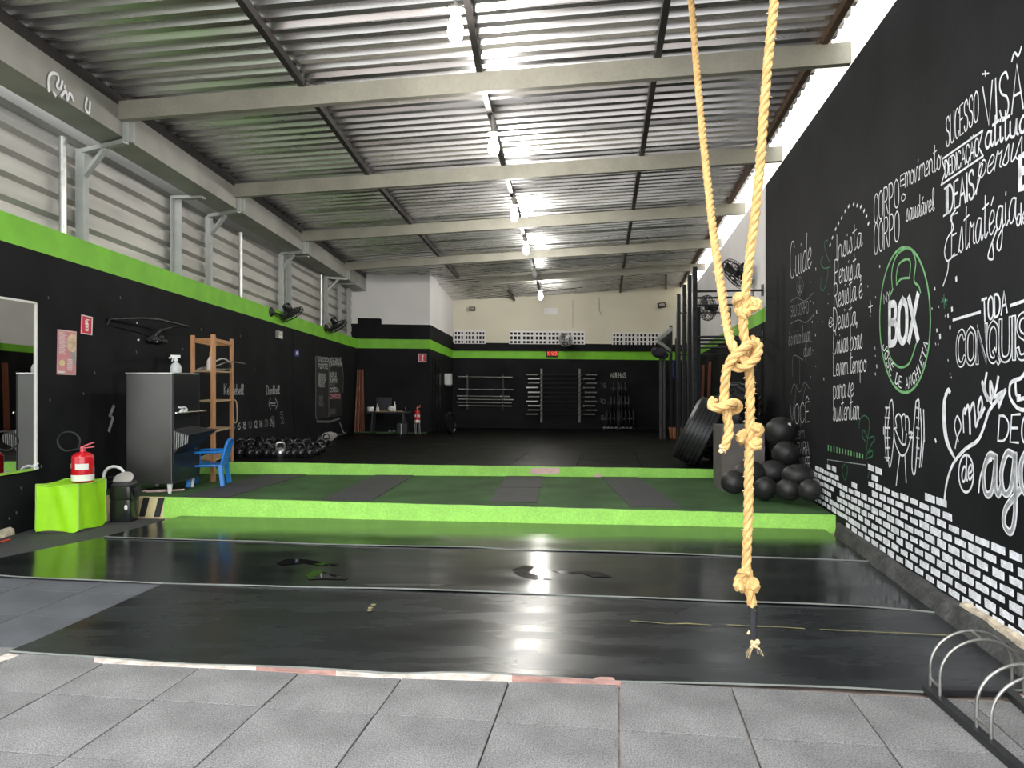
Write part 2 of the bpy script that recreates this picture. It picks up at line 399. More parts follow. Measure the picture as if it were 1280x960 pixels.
struct(m.build('wall_outside', 'outer_wall', smooth=False))
m = MB(); Lb = (V(*CE, 0)-V(*CB, 0)).length
# back wall zones: black, green, black, cream; openings are vent blocks over a dark plate painted as hole shade
def zb(px, py): return WB.uz(px, py)[1]
rows_b = [(-.3, -.3), (zb(566, 447.5), zb(862, 450.5)), (zb(566, 437.7), zb(862, 439.5)), (zb(566, 428), zb(862, 431)), (4.75, 5.0)]
for k, mi in enumerate((0, 1, 0, 2)):
    wall_strip(m, WB, 0, Lb+.3, rows_b[k][0], rows_b[k][1], rows_b[k+1][0], rows_b[k+1][1], 0, .15, mi)
wall_back = struct(m.build('wall_back', ['black_paint', 'green_paint', 'cream_wall'], smooth=False))
m = MB(); Lp = (V(*CQ, 0)-V(*CP, 0)).length
for k, mi in enumerate((0, 1, 0, 2)):
    zz = [-.3, WP.uz(500, 435.6)[1], WP.uz(500, 424)[1], WP.uz(500, 405.5)[1], 4.75]
    wall_strip(m, WP, -.5, Lp, zz[k], zz[k], zz[k+1], zz[k+1], 0, .15, mi)
a, b = WP.uz(447, 405.5), WP.uz(477, 398)   # raised black notch at the left
m.add([WP.pt(0, a[1], .004), WP.pt(b[0], a[1], .004), WP.pt(b[0], b[1]-.02, .004), WP.pt(b[0]-.06, b[1], .004), WP.pt(0, b[1], .004)], [(0, 1, 2, 3, 4)], 0)
wall_part = struct(m.build('wall_partition', ['black_paint', 'green_paint', 'white_wall'], smooth=False))
m = MB(); Ls = (V(*CB, 0)-V(*CQ, 0)).length
zq = [-.3, WP.uz(537, 436)[1], WP.uz(537, 424)[1], WP.uz(537, 405.5)[1], 4.75]; zc = [-.3, zb(566, 447.5), zb(566, 437.7), zb(566, 421), 4.75]
for k, mi in enumerate((0, 1, 0, 2)):
    wall_strip(m, WS, 0, Ls, zq[k], zc[k], zq[k+1], zc[k+1], 0, .15, mi)
wall_side = struct(m.build('wall_alcove', ['black_paint', 'green_paint', 'white_wall'], smooth=False))
# grooves in the alcove wall: a dark plank door with battens
dr = MB()
for px in (541, 545, 549): 
    q = WS.hit(px, 500); u = (q-WS.p).dot(WS.d)
    wall_strip(dr, WS, u-.09, u+.09, .02, .02, 2.2, 2.15, .025, .022, 0)
struct(dr.build('door_1', 'black_gloss', smooth=False, bevel=.004))

# vent blocks, three by three holes each
def vent_block(u, z, s=.40):
    m = MB(); h = s/3; bar = .036
    hz_ = .45/3; wall_strip(m, WB, u, u+s, z, z, z+.45, z+.45, .006, .005, 1)
    for k in range(4):
        c = min(max(k*h, bar/2), s-bar/2)
        wall_strip(m, WB, u+c-bar/2, u+c+bar/2, z, z, z+.45, z+.45, .05, .044, 0)
        c = min(max(k*hz_, .024), .45-.024); wall_strip(m, WB, u, u+s, z+c-.024, z+c-.024, z+c+.024, z+c+.024, .049, .043, 0)
    return m.build('vent_block', ['white_wall', 'hole_dark'], wall_back, smooth=False)
for (pa, pb, n) in ((567, 607, 2.5), (636, 731, 6), (764.5, 838, 4.5)):
    ua, ztop = WB.uz(pa, 413 if pa < 600 else (413.5 if pa < 700 else 415.5)); ub = WB.uz(pb, 415)[0]
    n = int(round(n+.01)); s = (ub-ua)/n
    for k in range(n): vent_block(ua+k*s+.006, ztop-.45, s-.012)
# black paint covers the foot of the vents
m = MB(); wall_strip(m, WB, .01, Lb-.05, zb(566, 438), zb(862, 439.6), zb(566, 429.6), zb(862, 431.5), .058, .056, 0)
m.build('painted_ledge', 'black_paint', wall_back, smooth=False)
# repaired patch, hairline joint
m = MB(); a, b = WB.uz(680, 393), WB.uz(697, 385); wall_strip(m, WB, a[0], b[0], a[1], a[1], b[1], b[1], .008, .007, 0)
m.build('wall_patch', 'white_wall', wall_back, smooth=False)
m = MB(); m.tube([WB.hit(716, 375, .006), WB.hit(716, 410, .006)], .008, 6); m.tube([WB.hit(749, 372, .01), WB.hit(749, 388, .01), WB.hit(752, 394, .01)], .012, 6)
m.build('wall_cable', 'chalk_dim', wall_back)

# ------------------------------------------------------------------ roof: beams, purlins, sheets, gutter
def left_of(q):   # point on the gutter line square across from right wall point q
    XR = RX(q); k = -4.315-.032*8.29
    D = (q+.15*(XR-k))/(1+.15*.032); return V(k+.032*D, D, 4.50-.0189*(D-8.29))
def roof(q, s, dz=0):
    a = left_of(q); b = V(RX(q), q, 4.64); p = a+(b-a)*s; return p+V(0, 0, dz-.15*max(0, q-20.2)*(1-s))
QS = [3.05, 7.16, 10.3, 13.5, 16.8, 20.2]
ceiling = bpy.data.objects.new('ceiling', None); COL.objects.link(ceiling); ceiling['kind'] = 'structure'
def zsheet(q, s, t):   # underside of the sheets
    return roof(q, s, .185)
pitch = .212; q = 2.95; qend = 25.6; sheetw = 1.06; k = 0
while q < qend-.01:
    vs, fs = [], []; nr = 5
    for r in range(nr):
        for dq, dz in ((0, 0), (.084, 0), (.088, .062), (.191, .062)):
            qq = q+r*pitch+dq
            for s in (-.07, .3, .65, .985): p = roof(qq, s, .185+dz+(.002 if k % 2 else 0)); vs.append(p)
    qq = q+nr*pitch+.01
    for s in (-.07, .3, .65, .985): vs.append(roof(qq, s, .185+(.002 if k % 2 else 0)))
    n = len(vs)//4
    for i in range(n-1):
        for j in range(3): fs.append((4*i+j, 4*i+j+1, 4*i+j+5, 4*i+j+4))
    MB().add(vs, fs).build('roof_sheet', 'roof_metal', ceiling, smooth=False)
    q += sheetw; k += 1
for bi, q in enumerate(QS):
    m = MB(); a, b = roof(q, -.0), roof(q, 1.0)
    if bi == 5: a = roof(q, .33)
    d = (b-a).normalized(); n = V(d.y, -d.x, 0).normalized()   # towards the camera
    hh = .2 if bi < 4 else .18
    m.bar(a, b, .012, hh)
    for sgn in (1, -1): m.bar(a-n*.04+V(0, 0, sgn*(hh/2-.006)), b-n*.04+V(0, 0, sgn*(hh/2-.006)), .08, .012)
    m.build('roof_beam', 'cream_steel', ceiling, smooth=False)
SA = [.30, .279, .2625, .2625, .2625, .2625]; SB = [.557, .529, .517, .512, .505, .50]; SC = [.7636]*6; SE = [.968]*6
edges = [3.0]+QS[1:]+[25.3]
for si, SL in enumerate((SA, SB, SC, SE)):
    for k in range(6):
        qa, qb = edges[k], edges[k+1]; sa, sb = SL[max(0, k)], SL[min(5, k+1)]
        if k == 0: sa = lerp(SL[1], SL[0], (7.16-3.0)/3.16)
        if si == 0 and k == 5: continue
        m = MB(); m.bar(roof(qa, sa, .135)+V(0, .03, 0), roof(qb, sb, .135)-V(0, .01, 0), .06, .085)
        m.build('purlin', 'rusty_purlin' if si == 3 else 'dark_purlin', ceiling, smooth=False)
m = MB(); qa, qb = 23.0, 25.3
for s in (.9, .4): m.bar(roof(22.0, s, .1), roof(25.0, s+.02, .1), .05, .06)
m.build('purlin', 'dark_purlin', ceiling, smooth=False)
# gutter: a box channel down the left side
m = MB(); gy = [2.5, 5.5, 8.24, 8.34, 11.4, 11.5, 14.7, 18.0, 20.4]
gl = lambda D: V(-4.315+.032*(D-8.29), D, 4.50-.0189*(D-8.29))
for Ya, Yb in zip(gy, gy[1:]):
    A, B = gl(Ya), gl(Yb); 
    for (o0, o1, za, zb_) in ((0, -.008, -.255, .06), (-.36, -.368, -.255, .06), (0, -.368, -.263, -.255)):
        m.hexa([A+V(o1, 0, za), A+V(o0, 0, za), B+V(o0, 0, za), B+V(o1, 0, za), A+V(o1, 0, zb_), A+V(o0, 0, zb_), B+V(o0, 0, zb_), B+V(o1, 0, zb_)])
gutter = m.build('gutter', 'gutter_steel', ceiling, smooth=False)
m = MB(); A, B = gl(2.6), gl(20.4); m.bar(A+V(-.03, 0, .12), B+V(-.03, 0, .12), .07, .12); m.build('purlin', 'dark_purlin', ceiling, smooth=False)
# posts and brackets between the left wall and the gutter
def post(px, wd, mt, top, kind='sq', off=-.06):
    Y = 5.458/((640-px)/F+.062); m = MB(); b = WL.atY(Y, bt(Y)-.01, off); t = V(b.x, b.y, top)
    if kind == 'round': m.tube([b, t], wd/2, 10)
    elif kind == 'wide':
        m.bar(b, t, wd, .012); m.bar(b+V(-.03, -wd/2+.006, 0), t+V(-.03, -wd/2+.006, 0), .012, .07); m.bar(b+V(-.03, wd/2-.006, 0), t+V(-.03, wd/2-.006, 0), .012, .07)
        m.x = Matrix(); m.bar(V(t.x-.05, t.y, top+.02), V(t.x+.42, t.y-.05, top+.02), .12, .04)
    else: m.bar(b, t, wd, wd)
    m.build('post', mt, wall_left, smooth=kind == 'round'); return Y, b
gz = lambda D: 4.50-.0189*(D-8.29)-.27
post(85, .08, 'galvanised', 4.25, 'round'); post(305, .07, 'galvanised', 4.13, 'round'); post(404.5, .07, 'galvanised', 4.03, 'round')
post(225, .16, 'grey_post', 4.16, 'wide'); post(364, .14, 'grey_post', 4.08, 'wide'); post(439, .09, 'grey_post', 4.2, 'sq'); post(428, .06, 'grey_post', 4.0, 'wide')
for px, q in ((109, 7.16), (266, 10.3), (355.5, 13.5), (411, 16.8)):
    Y, b = post(px, .10 if px < 200 else .085, 'grey_post', gz(8.3 if px < 200 else 12)-.02 if px < 300 else 4.08)
    L = left_of(q); zt = (gz(8.3)-.02 if px < 200 else gz(L.y)-.0); m = MB(); e = V(L.x+.03, L.y+.1, zt-.02); s_ = V(b.x, Y, zt-.02)
    if px >= 200: s_.z = e.z
    m.bar(s_, e, .07, .05); m.bar(V(s_.x+.02, s_.y, s_.z-.30), lerp(s_, e, .55)-V(0, 0, .03), .06, .045)
    m.bar(e, V(e.x, e.y, L.z-.08), .05, .05, up=(0, 1, 0)); m.bar(e+V(.05, .05, 0), V(e.x+.05, e.y+.05, L.z-.08), .035, .035, up=(0, 1, 0))
    m.build('bracket', 'grey_post', wall_left, smooth=False)
# ------------------------------------------------------------------ ceiling bulbs
def bulb(px, py, D, r, lit, label):
    c = at(px, py, D); t = thing('ceiling_bulb', label, 'light bulb', c, 0, 'bulbs hung under the middle purlin')
    m = MB(); m.lathe([(.02, .13), (.034, .12), (.045, .08), (r*.92, .03), (r, -.01), (r*.85, -.06), (r*.5, -.095), (.004, -.105)][::-1], 20)
    m.build('bulb', ('bulb_glow' if lit == 1 else 'bulb_glow_far') if lit else 'bulb_off', t)
    m = MB(); m.lathe([(.025, .11), (.03, .115), (.03, .15), (.075, .155), (.078, .17), (.02, .175)], 20); m.build('lamp_holder', 'cream_steel', t)
    top = 4.72-c.z-.03
    m = MB(); m.tube([(0, 0, .17), (0, 0, top*.5), (-.02, -.03, max(.2, top))], .014, 8); m.build('conduit', 'galvanised', t)
nm = ['nearest', 'second from the entrance', 'third from the entrance', 'fourth from the entrance', 'unlit', 'farthest']
for k, (px, py, D, r, lit) in enumerate([(569.5, 38, 5.95, .062, 1), (617, 184, 8.9, .066, 1), (643, 269, 12.5, .066, 1), (658, 312, 15.75, .07, 1), (668, 342, 19, .07, 0), (675.5, 370, 21.2, .066, 2)]):
    bulb(px, py, D, r, lit, 'small unlit glass bulb hanging between the two farthest ceiling lamps' if not lit else nm[k]+' lit white ceiling bulb hanging from the middle purlin')
# ------------------------------------------------------------------ hand lettering: strokes in a unit cell, laid on a wall
G = {
'A': (.62, "0,0 .31,1 .62,0|.11,.36 .51,.36"), 'B': (.55, "0,0 0,1|~0,1 .38,.97 .46,.78 .36,.56 0,.53|~0,.53 .42,.5 .54,.27 .4,.03 0,0"),
'C': (.55, "~.54,.8 .42,.97 .2,.96 .03,.72 .02,.3 .16,.03 .4,.02 .55,.2"), 'D': (.58, "0,0 0,1|~0,1 .3,.97 .56,.7 .56,.3 .34,.03 0,0"),
'E': (.46, ".46,0 0,0 0,1 .46,1|0,.52 .38,.52"), 'G': (.58, "~.55,.82 .38,1 .12,.88 .02,.45 .15,.05 .4,.01 .56,.2|.56,.2 .56,.46 .34,.46"),
'H': (.55, "0,0 0,1|.55,0 .55,1|0,.5 .55,.5"), 'I': (.1, ".05,0 .05,1"), 'J': (.45, "~.43,1 .43,.25 .3,.01 .1,.04 .02,.22"),
'L': (.45, "0,1 0,0 .45,0"), 'M': (.7, "0,0 .06,1 .35,.35 .64,1 .7,0"), 'N': (.58, "0,0 0,1 .58,0 .58,1"),
'O': (.58, "~.29,1 .06,.85 0,.5 .06,.13 .29,0 .52,.13 .58,.5 .52,.85 .29,1"), 'P': (.52, "0,0 0,1|~0,1 .38,.98 .52,.76 .4,.53 0,.48"),
'Q': (.6, "~.29,1 .06,.85 0,.5 .06,.13 .29,0 .52,.13 .58,.5 .52,.85 .29,1|.36,.25 .62,-.06"), 'R': (.54, "0,0 0,1|~0,1 .38,.98 .5,.76 .38,.54 0,.5|.22,.5 .54,0"),
'S': (.52, "~.5,.82 .38,.99 .12,.95 .03,.75 .14,.56 .4,.44 .5,.24 .38,.02 .12,.02 .01,.2"), 'T': (.55, "0,1 .55,1|.27,1 .27,0"),
'U': (.56, "~0,1 0,.25 .12,.02 .42,.02 .56,.25 .56,1"), 'V': (.58, "0,1 .29,0 .58,1"), 'X': (.58, "0,0 .58,1|0,1 .58,0"), 'Y': (.56, "0,1 .28,.5 .56,1|.28,.5 .28,0"),
'Ã': (.62, "0,0 .31,1 .62,0|.11,.36 .51,.36|~.06,1.14 .2,1.28 .4,1.16 .56,1.3"), 'Ç': (.55, "~.54,.8 .42,.97 .2,.96 .03,.72 .02,.3 .16,.03 .4,.02 .55,.2|~.3,0 .36,-.12 .24,-.2"),
'É': (.46, ".46,0 0,0 0,1 .46,1|0,.52 .38,.52|.15,1.12 .35,1.3"), 'Ê': (.46, ".46,0 0,0 0,1 .46,1|0,.52 .38,.52|.06,1.1 .24,1.3 .42,1.1"),
'a': (.5, "~.42,.52 .2,.55 .03,.3 .1,.02 .3,.06 .43,.5|~.43,.52 .41,.12 .5,.0 .58,.1"), 'b': (.46, "~0,1 .0,.3 .02,.05 .22,.0 .42,.16 .42,.42 .25,.55 .03,.4"),
'c': (.4, "~.38,.42 .24,.55 .05,.4 .03,.14 .18,.0 .42,.12"), 'd': (.5, "~.42,.45 .22,.55 .03,.3 .1,.02 .3,.06 .43,.5|~.44,1 .43,.14 .52,.0"),
'e': (.42, "~.04,.24 .3,.3 .36,.46 .22,.56 .05,.38 .05,.12 .2,.0 .44,.14"), 'g': (.5, "~.42,.5 .2,.55 .03,.3 .1,.03 .3,.08 .43,.5|~.43,.52 .42,-.2 .3,-.48 .1,-.4 .16,-.18 .55,.06"),
'i': (.2, "~.06,.54 .06,.12 .14,.0 .24,.1|.06,.74 .07,.8"), 'j': (.25, "~.14,.54 .12,-.25 -.02,-.42|.14,.74 .15,.8"), 'l': (.26, "~.06,.1 .22,.7 .2,1 .08,.95 .06,.2 .14,.0 .28,.1"),
'm': (.74, "0,0 0,.54|~0,.34 .16,.55 .32,.44 .33,0|~.33,.34 .48,.55 .64,.44 .66,.1 .76,.02"), 'n': (.48, "0,0 0,.54|~0,.34 .18,.55 .36,.44 .37,.1 .48,.02"),
'o': (.46, "~.22,.55 .04,.4 .04,.12 .22,.0 .4,.12 .4,.4 .22,.55 .34,.42 .5,.46"), 'p': (.48, "~0,.54 .02,-.5|~.02,.36 .2,.56 .42,.42 .42,.14 .24,.0 .03,.12"),
'q': (.48, "~.42,.5 .2,.55 .03,.3 .1,.03 .3,.08 .43,.5|~.43,.54 .42,-.3 .48,-.48"),
'r': (.38, "~0,.0 .04,.5 .08,.58 .16,.46 .34,.52|~.34,.52 .3,.1 .42,.02"), 's': (.38, "~.0,.04 .22,.6 .3,.3 .34,.08 .18,.0 .06,.08"), 't': (.34, "~.14,1 .12,.14 .2,.0 .34,.1|-.04,.72 .36,.78"),
'u': (.5, "~.02,.54 .02,.15 .12,.0 .3,.06 .4,.54|~.4,.54 .39,.12 .5,.0"), 'v': (.42, "~0,.54 .14,.02 .22,.06 .36,.54 .46,.5"), 'x': (.42, "0,0 .4,.54|0,.54 .4,0"),
'á': (.5, "~.42,.52 .2,.55 .03,.3 .1,.02 .3,.06 .43,.5|~.43,.52 .41,.12 .5,.0 .58,.1|.2,.68 .36,.84"), 'é': (.42, "~.04,.24 .3,.3 .36,.46 .22,.56 .05,.38 .05,.12 .2,.0 .44,.14|.16,.7 .3,.86"),
'ê': (.42, "~.04,.24 .3,.3 .36,.46 .22,.56 .05,.38 .05,.12 .2,.0 .44,.14|.06,.68 .2,.82 .34,.68"), 'ú': (.5, "~.02,.54 .02,.15 .12,.0 .3,.06 .4,.54|~.4,.54 .39,.12 .5,.0|.16,.68 .32,.84"),
',': (.15, ".08,.05 .02,-.15"), '.': (.12, ".05,0 .06,.05"), ' ': (.28, ""), '1': (.25, ".0,.8 .16,1 .16,0"), '0': (.5, "~.25,1 .04,.8 .04,.2 .25,0 .46,.2 .46,.8 .25,1"),
'2': (.5, "~.02,.75 .16,1 .4,.9 .4,.6 .02,.0|.02,0 .5,0"), '4': (.5, ".38,0 .38,1 0,.3 .5,.3"), '5': (.48, ".44,1 .06,1 .03,.55|~.03,.55 .3,.6 .46,.35 .34,.04 .02,.05"), '6': (.48, "~.4,.98 .12,.7 .03,.3 .2,.0 .43,.15 .4,.42 .2,.5 .04,.3"), '8': (.48, "~.24,1 .05,.8 .24,.54 .44,.25 .24,0 .04,.25 .24,.54 .43,.8 .24,1"),
'k': (.44, "0,0 0,1|.4,.55 .02,.25 .42,0"), 'K': (.5, "0,0 0,1|.5,1 .02,.45 .5,0"), 'g2': (.5, ""), '9': (.48, "~.42,.7 .2,.5 .04,.7 .2,1 .42,.85 .4,.3 .2,0"), '3': (.46, "~.02,.9 .25,1 .42,.78 .2,.55 .44,.3 .25,0 .02,.1"), '7': (.46, "0,1 .46,1 .14,0"),
':': (.1, ".05,.25 .05,.32|.05,.7 .05,.77"),
}
def smooth_pts(P, k=5):
    out = []
    n = len(P)
    for i in range(n-1):
        p0, p1, p2, p3 = P[max(0, i-1)], P[i], P[i+1], P[min(n-1, i+2)]
        for j in range(k):
            t = j/k
            out.append(tuple(.5*(2*b+(c-a)*t+(2*a-5*b+4*c-d)*t*t+(3*b-a-3*c+d)*t**3) for a, b, c, d in zip(p0, p1, p2, p3)))
    out.append(P[-1]); return out
def strokes_of(text):
    res, x = [], 0.
    for ch in text:
        wd, st = G[ch]
        for s in st.split('|'):
            if not s: continue
            sm = s[0] == '~'; P = [tuple(map(float, p.split(','))) for p in s.lstrip('~').split()]
            if sm: P = smooth_pts(P)
            res.append([(a+x, b) for a, b in P])
        x += wd+(.14 if (ch.isupper() or ch.isdigit()) else .06)
    return res, max(.1, x-.1)
def ribbon(m, P, line, wd, off, mi=0):   # line: list of (u,z); wd a width or a list of them
    n = len(line)
    if n < 2: return
    vs = []
    for i in range(n):
        a, b = line[max(0, i-1)], line[min(n-1, i+1)]; t = V(b[0]-a[0], b[1]-a[1], 0)
        if t.length < 1e-7: t = V(1, 0, 0)
        t.normalize(); nn = V(-t.y, t.x, 0); ww = (wd[i] if isinstance(wd, list) else wd)/2
        e = V(t.x, t.y, 0)*(ww*.7 if i == n-1 else (-ww*.7 if i == 0 else 0))
        for sg in (1, -1):
            vs.append(P.pt(line[i][0]+e.x+nn.x*ww*sg, line[i][1]+e.y+nn.y*ww*sg, off))
    m.add(vs, [(2*i, 2*i+1, 2*i+3, 2*i+2) for i in range(n-1)], mi)
def word(P, parent, text, BL, TL, BR, TR, wd, mt='chalk_white', name='painted_lettering', off=.003, slant=0., outline=None, m=None):
    q = [V(*P.uz(*c), 0) for c in (BL, TL, BR, TR)]; st, W = strokes_of(text); own = m is None; m = m or MB()
    for s in st:
        line = []
        for x, y in s:
            t = (x+slant*y)/W; p = (q[0]+(q[2]-q[0])*t)*(1-y)+(q[1]+(q[3]-q[1])*t)*y; line.append((p.x, p.y))
        ribbon(m, P, line, wd, off)
        if outline: ribbon(m, P, line, wd*.5, off+.0015, 1)
    if own: return m.build(name, [mt, outline] if outline else mt, parent, smooth=False)
def pline(P, pts, smooth=True, k=5):
    q = [P.uz(*p) for p in pts]; return smooth_pts(q, k) if smooth else q
def draw(P, parent, name, mt, lines, wd, off=.003, smooth=True):
    m = MB()
    for l in lines: ribbon(m, P, pline(P, l, smooth), wd, off)
    return m.build(name, mt, parent, smooth=False)
def zline(x0, y0, sc_, pts): return [(x0+a/sc_, y0+b/sc_) for a, b in pts]
def R_(*a, **k):
    a = list(a); a[5] *= .72 if a[5] < .04 else 1; return word(WR, wall_right, *a, **k)
R_('SUCESSO', (1183.5, 184), (1183, 148), (1224, 150), (1224, 111), .016)
R_('VISÃO', (1231, 159), (1229, 109), (1299, 126), (1299, 62), .020)
R_('DEDICAÇÃO', (1182, 222), (1181.5, 201), (1224.5, 193), (1224, 171), .017)
draw(WR, wall_right, 'painted_ribbon', 'chalk_white', [[(1178, 199), (1229, 163.5)], [(1229, 163.5), (1224, 184), (1229.5, 195)], [(1229.5, 195), (1177, 231)], [(1177, 231), (1182, 214), (1178, 199)]], .014, smooth=False)
R_('IDEAIS', (1183, 267), (1183, 234), (1219, 246), (1218, 211), .026)
draw(WR, wall_right, 'painted_lettering', 'chalk_white', [[(1180, 270), (1189, 264)], [(1181, 236), (1189, 231)]], .014, smooth=False)
R_('atitude', (1232, 186), (1232, 151), (1296, 158), (1296, 121), .024)
R_('persistência', (1223, 224), (1223, 188), (1352, 158), (1352, 108), .014, slant=.25)
draw(WR, wall_right, 'painted_lettering', 'chalk_white', [[(1219, 243), (1224, 228), (1229, 205)]], .013)
R_('Estratégia', (1190, 322), (1190, 270), (1271, 275), (1271, 222), .016, slant=.03)
draw(WR, wall_right, 'painted_flourish', 'chalk_white', [zline(960, 240, 4, [(940, 90), (915, 130), (930, 180), (900, 230), (885, 300), (900, 345), (935, 310)]), zline(960, 240, 4, [(905, 345), (900, 400), (878, 468)]), zline(960, 240, 4, [(1125, 260), (1130, 330), (1105, 330), (1110, 290), (1150, 180)])], .014)
R_('de', (1271, 283), (1271, 258), (1284, 278), (1284, 250), .014)
R_('CORPO', (1093, 280), (1093, 244), (1125, 257), (1124, 222), .017)
R_('E', (1126, 233), (1126, 220), (1132, 230), (1132, 216), .013)
R_('o', (1127, 252), (1127, 236), (1132, 250), (1132, 234), .012)
R_('movimento', (1132, 234), (1132, 202), (1176, 211), (1176, 178), .013)
R_('CORPO', (1093, 319), (1093, 280), (1125, 300), (1125, 262), .017)
R_('saudável', (1133, 277), (1133, 251), (1168, 263), (1168, 236), .013)
for t, a in (('Insista', (1046, 326, 294, 1077, 308, 276)), ('Persista,', (1044, 356, 325, 1077, 346, 315)), ('Resista e', (1043, 386, 355, 1078, 372, 340)),
             ('Desista,', (1042, 414, 385, 1072, 405, 376)), ('Coisas boas', (1042, 443, 414, 1078, 435, 405)), ('Levam tempo', (1042, 470, 444, 1083, 464, 438)),
             ('para se', (1042, 499, 470, 1067, 495, 466)), ('sustentar', (1042, 526, 498, 1074, 524, 495))):
    R_(t, (a[0], a[1]), (a[0], a[2]), (a[3], a[4]), (a[3], a[5]), .017)
R_('e', (1036, 410), (1036, 389), (1041, 408), (1041, 387), .014)
R_('Cuide', (988, 349), (988, 303), (1014, 334), (1015, 288), .020, mt='chalk_white')
for t, a in (('do', (998, 366, 350, 1003, 365, 349)), ('SEU CORPO', (989, 396, 383, 1011, 391, 376)), ('é o único lugar', (986, 432, 412, 1013, 426, 405)), ('que', (1005, 446, 428, 1014, 444, 426)),
             ('VOCÊ', (988, 531, 506, 1012, 527, 502)), ('tem', (994, 549, 532, 1006, 548, 530)), ('PARA', (997, 568, 553, 1012, 568, 552)), ('VIVER', (1000, 588, 572, 1013, 588, 571))):
    R_(t, (a[0], a[1]), (a[0], a[2]), (a[3], a[4]), (a[3], a[5]), .012, mt='chalk_dim' if t not in ('VOCÊ', 'PARA', 'VIVER') else 'chalk_white')
draw(WR, wall_right, 'painted_flourish', 'chalk_faint', [[(987, 378), (996, 372), (1006, 376), (1017, 366)], [(988, 405), (998, 400), (1008, 403), (1018, 392)], [(1000, 370), (996, 360), (1000, 346), (1005, 357), (1000, 370)],
      [(989, 492), (993, 480), (1000, 490), (1006, 478), (1012, 486)], [(993, 520), (995, 490), (997, 480)], [(1000, 540), (1004, 500), (1007, 484)], [(991, 470), (992, 445), (1004, 450)], [(1000, 480), (1000, 446)]], .012)
# round emblem with kettlebell
Z = lambda pts: zline(1080, 290, 4.57, pts)
ell = [(237+145*cos(t), 502-415*sin(t)) for t in [2*pi*k/28 for k in range(29)]]
draw(WR, wall_right, 'emblem_ring', 'chalk_green', [Z(ell)], .022)
draw(WR, wall_right, 'emblem_kettlebell', 'chalk_green', [Z([(165, 325), (160, 250), (170, 180), (200, 120), (250, 90)]), Z([(275, 98), (298, 170), (288, 275), (315, 310), (325, 345)]),
     Z([(188, 300), (188, 240), (205, 180), (250, 155), (268, 180), (262, 262)]), Z([(188, 300), (215, 268), (262, 262)]), Z([(168, 325), (150, 365)]), Z([(138, 660), (160, 730), (205, 772), (260, 750), (300, 640)])], .018)
R_('MY', Z([(117, 410)])[0], Z([(113, 355)])[0], Z([(152, 385)])[0], Z([(150, 335)])[0], .012)
R_('BOX', Z([(148, 640)])[0], Z([(148, 415)])[0], Z([(313, 610)])[0], Z([(313, 360)])[0], .062, name='emblem_lettering')
txt = 'JOSÉ DE ANCHIETA'; m = MB(); angs = [radians(205+132*k/15) for k in range(16)]
for ch, a in zip(txt, angs):
    def ep(a, r): return Z([(237+145*r*cos(a), 502-415*r*sin(a))])[0]
    da = .055; word(WR, None, ch, ep(a-da, .95), ep(a-da, .80), ep(a+da, .95), ep(a+da, .80), .012, off=.0035, m=m)
m.build('emblem_lettering', 'chalk_white', wall_right, smooth=False)
# barbell held in a fist
Z = lambda pts: zline(960, 480, 4, pts)
draw(WR, wall_right, 'painted_fist', 'chalk_white', [Z([(612, 90), (600, 240), (606, 400), (618, 390), (632, 240), (625, 90), (612, 90)]), Z([(596, 115), (586, 240), (594, 372), (604, 376)]), Z([(580, 215), (580, 250)]),
     Z([(742, 88), (728, 260), (722, 420), (738, 440), (750, 260), (758, 90), (742, 88)]), Z([(764, 125), (770, 270), (760, 415)]), Z([(780, 130), (782, 260), (770, 412)]), Z([(783, 245), (784, 285)]),
     Z([(632, 250), (640, 300), (665, 355), (692, 345), (715, 275), (722, 240)]), Z([(645, 210), (640, 170), (655, 150), (668, 170), (672, 220)]), Z([(668, 165), (682, 150), (690, 175), (690, 230)]), Z([(690, 165), (702, 165), (708, 200), (706, 250)]),
     Z([(640, 230), (660, 280), (672, 300), (690, 302)]), Z([(630, 225), (645, 218)]), Z([(708, 240), (726, 246), (724, 268), (708, 266)]), Z([(660, 358), (650, 440), (643, 505)]), Z([(686, 352), (690, 430), (693, 492)]), Z([(672, 300), (676, 240), (672, 215)]), Z([(690, 300), (694, 250)])], .016)
m = MB()
for k in range(6):
    for a, b in (((600, 612), (118, 118)), ((586, 600), (150, 150))):
        y = 118+k*50; ribbon(m, WR, pline(WR, Z([(a[0] if k % 2 else a[0]+2, y), (a[1], y+2)]), False), .014, .003)
        ribbon(m, WR, pline(WR, Z([(744, y), (758, y+4)]), False), .014, .003)
m.build('painted_fist', 'chalk_white', wall_right, smooth=False)
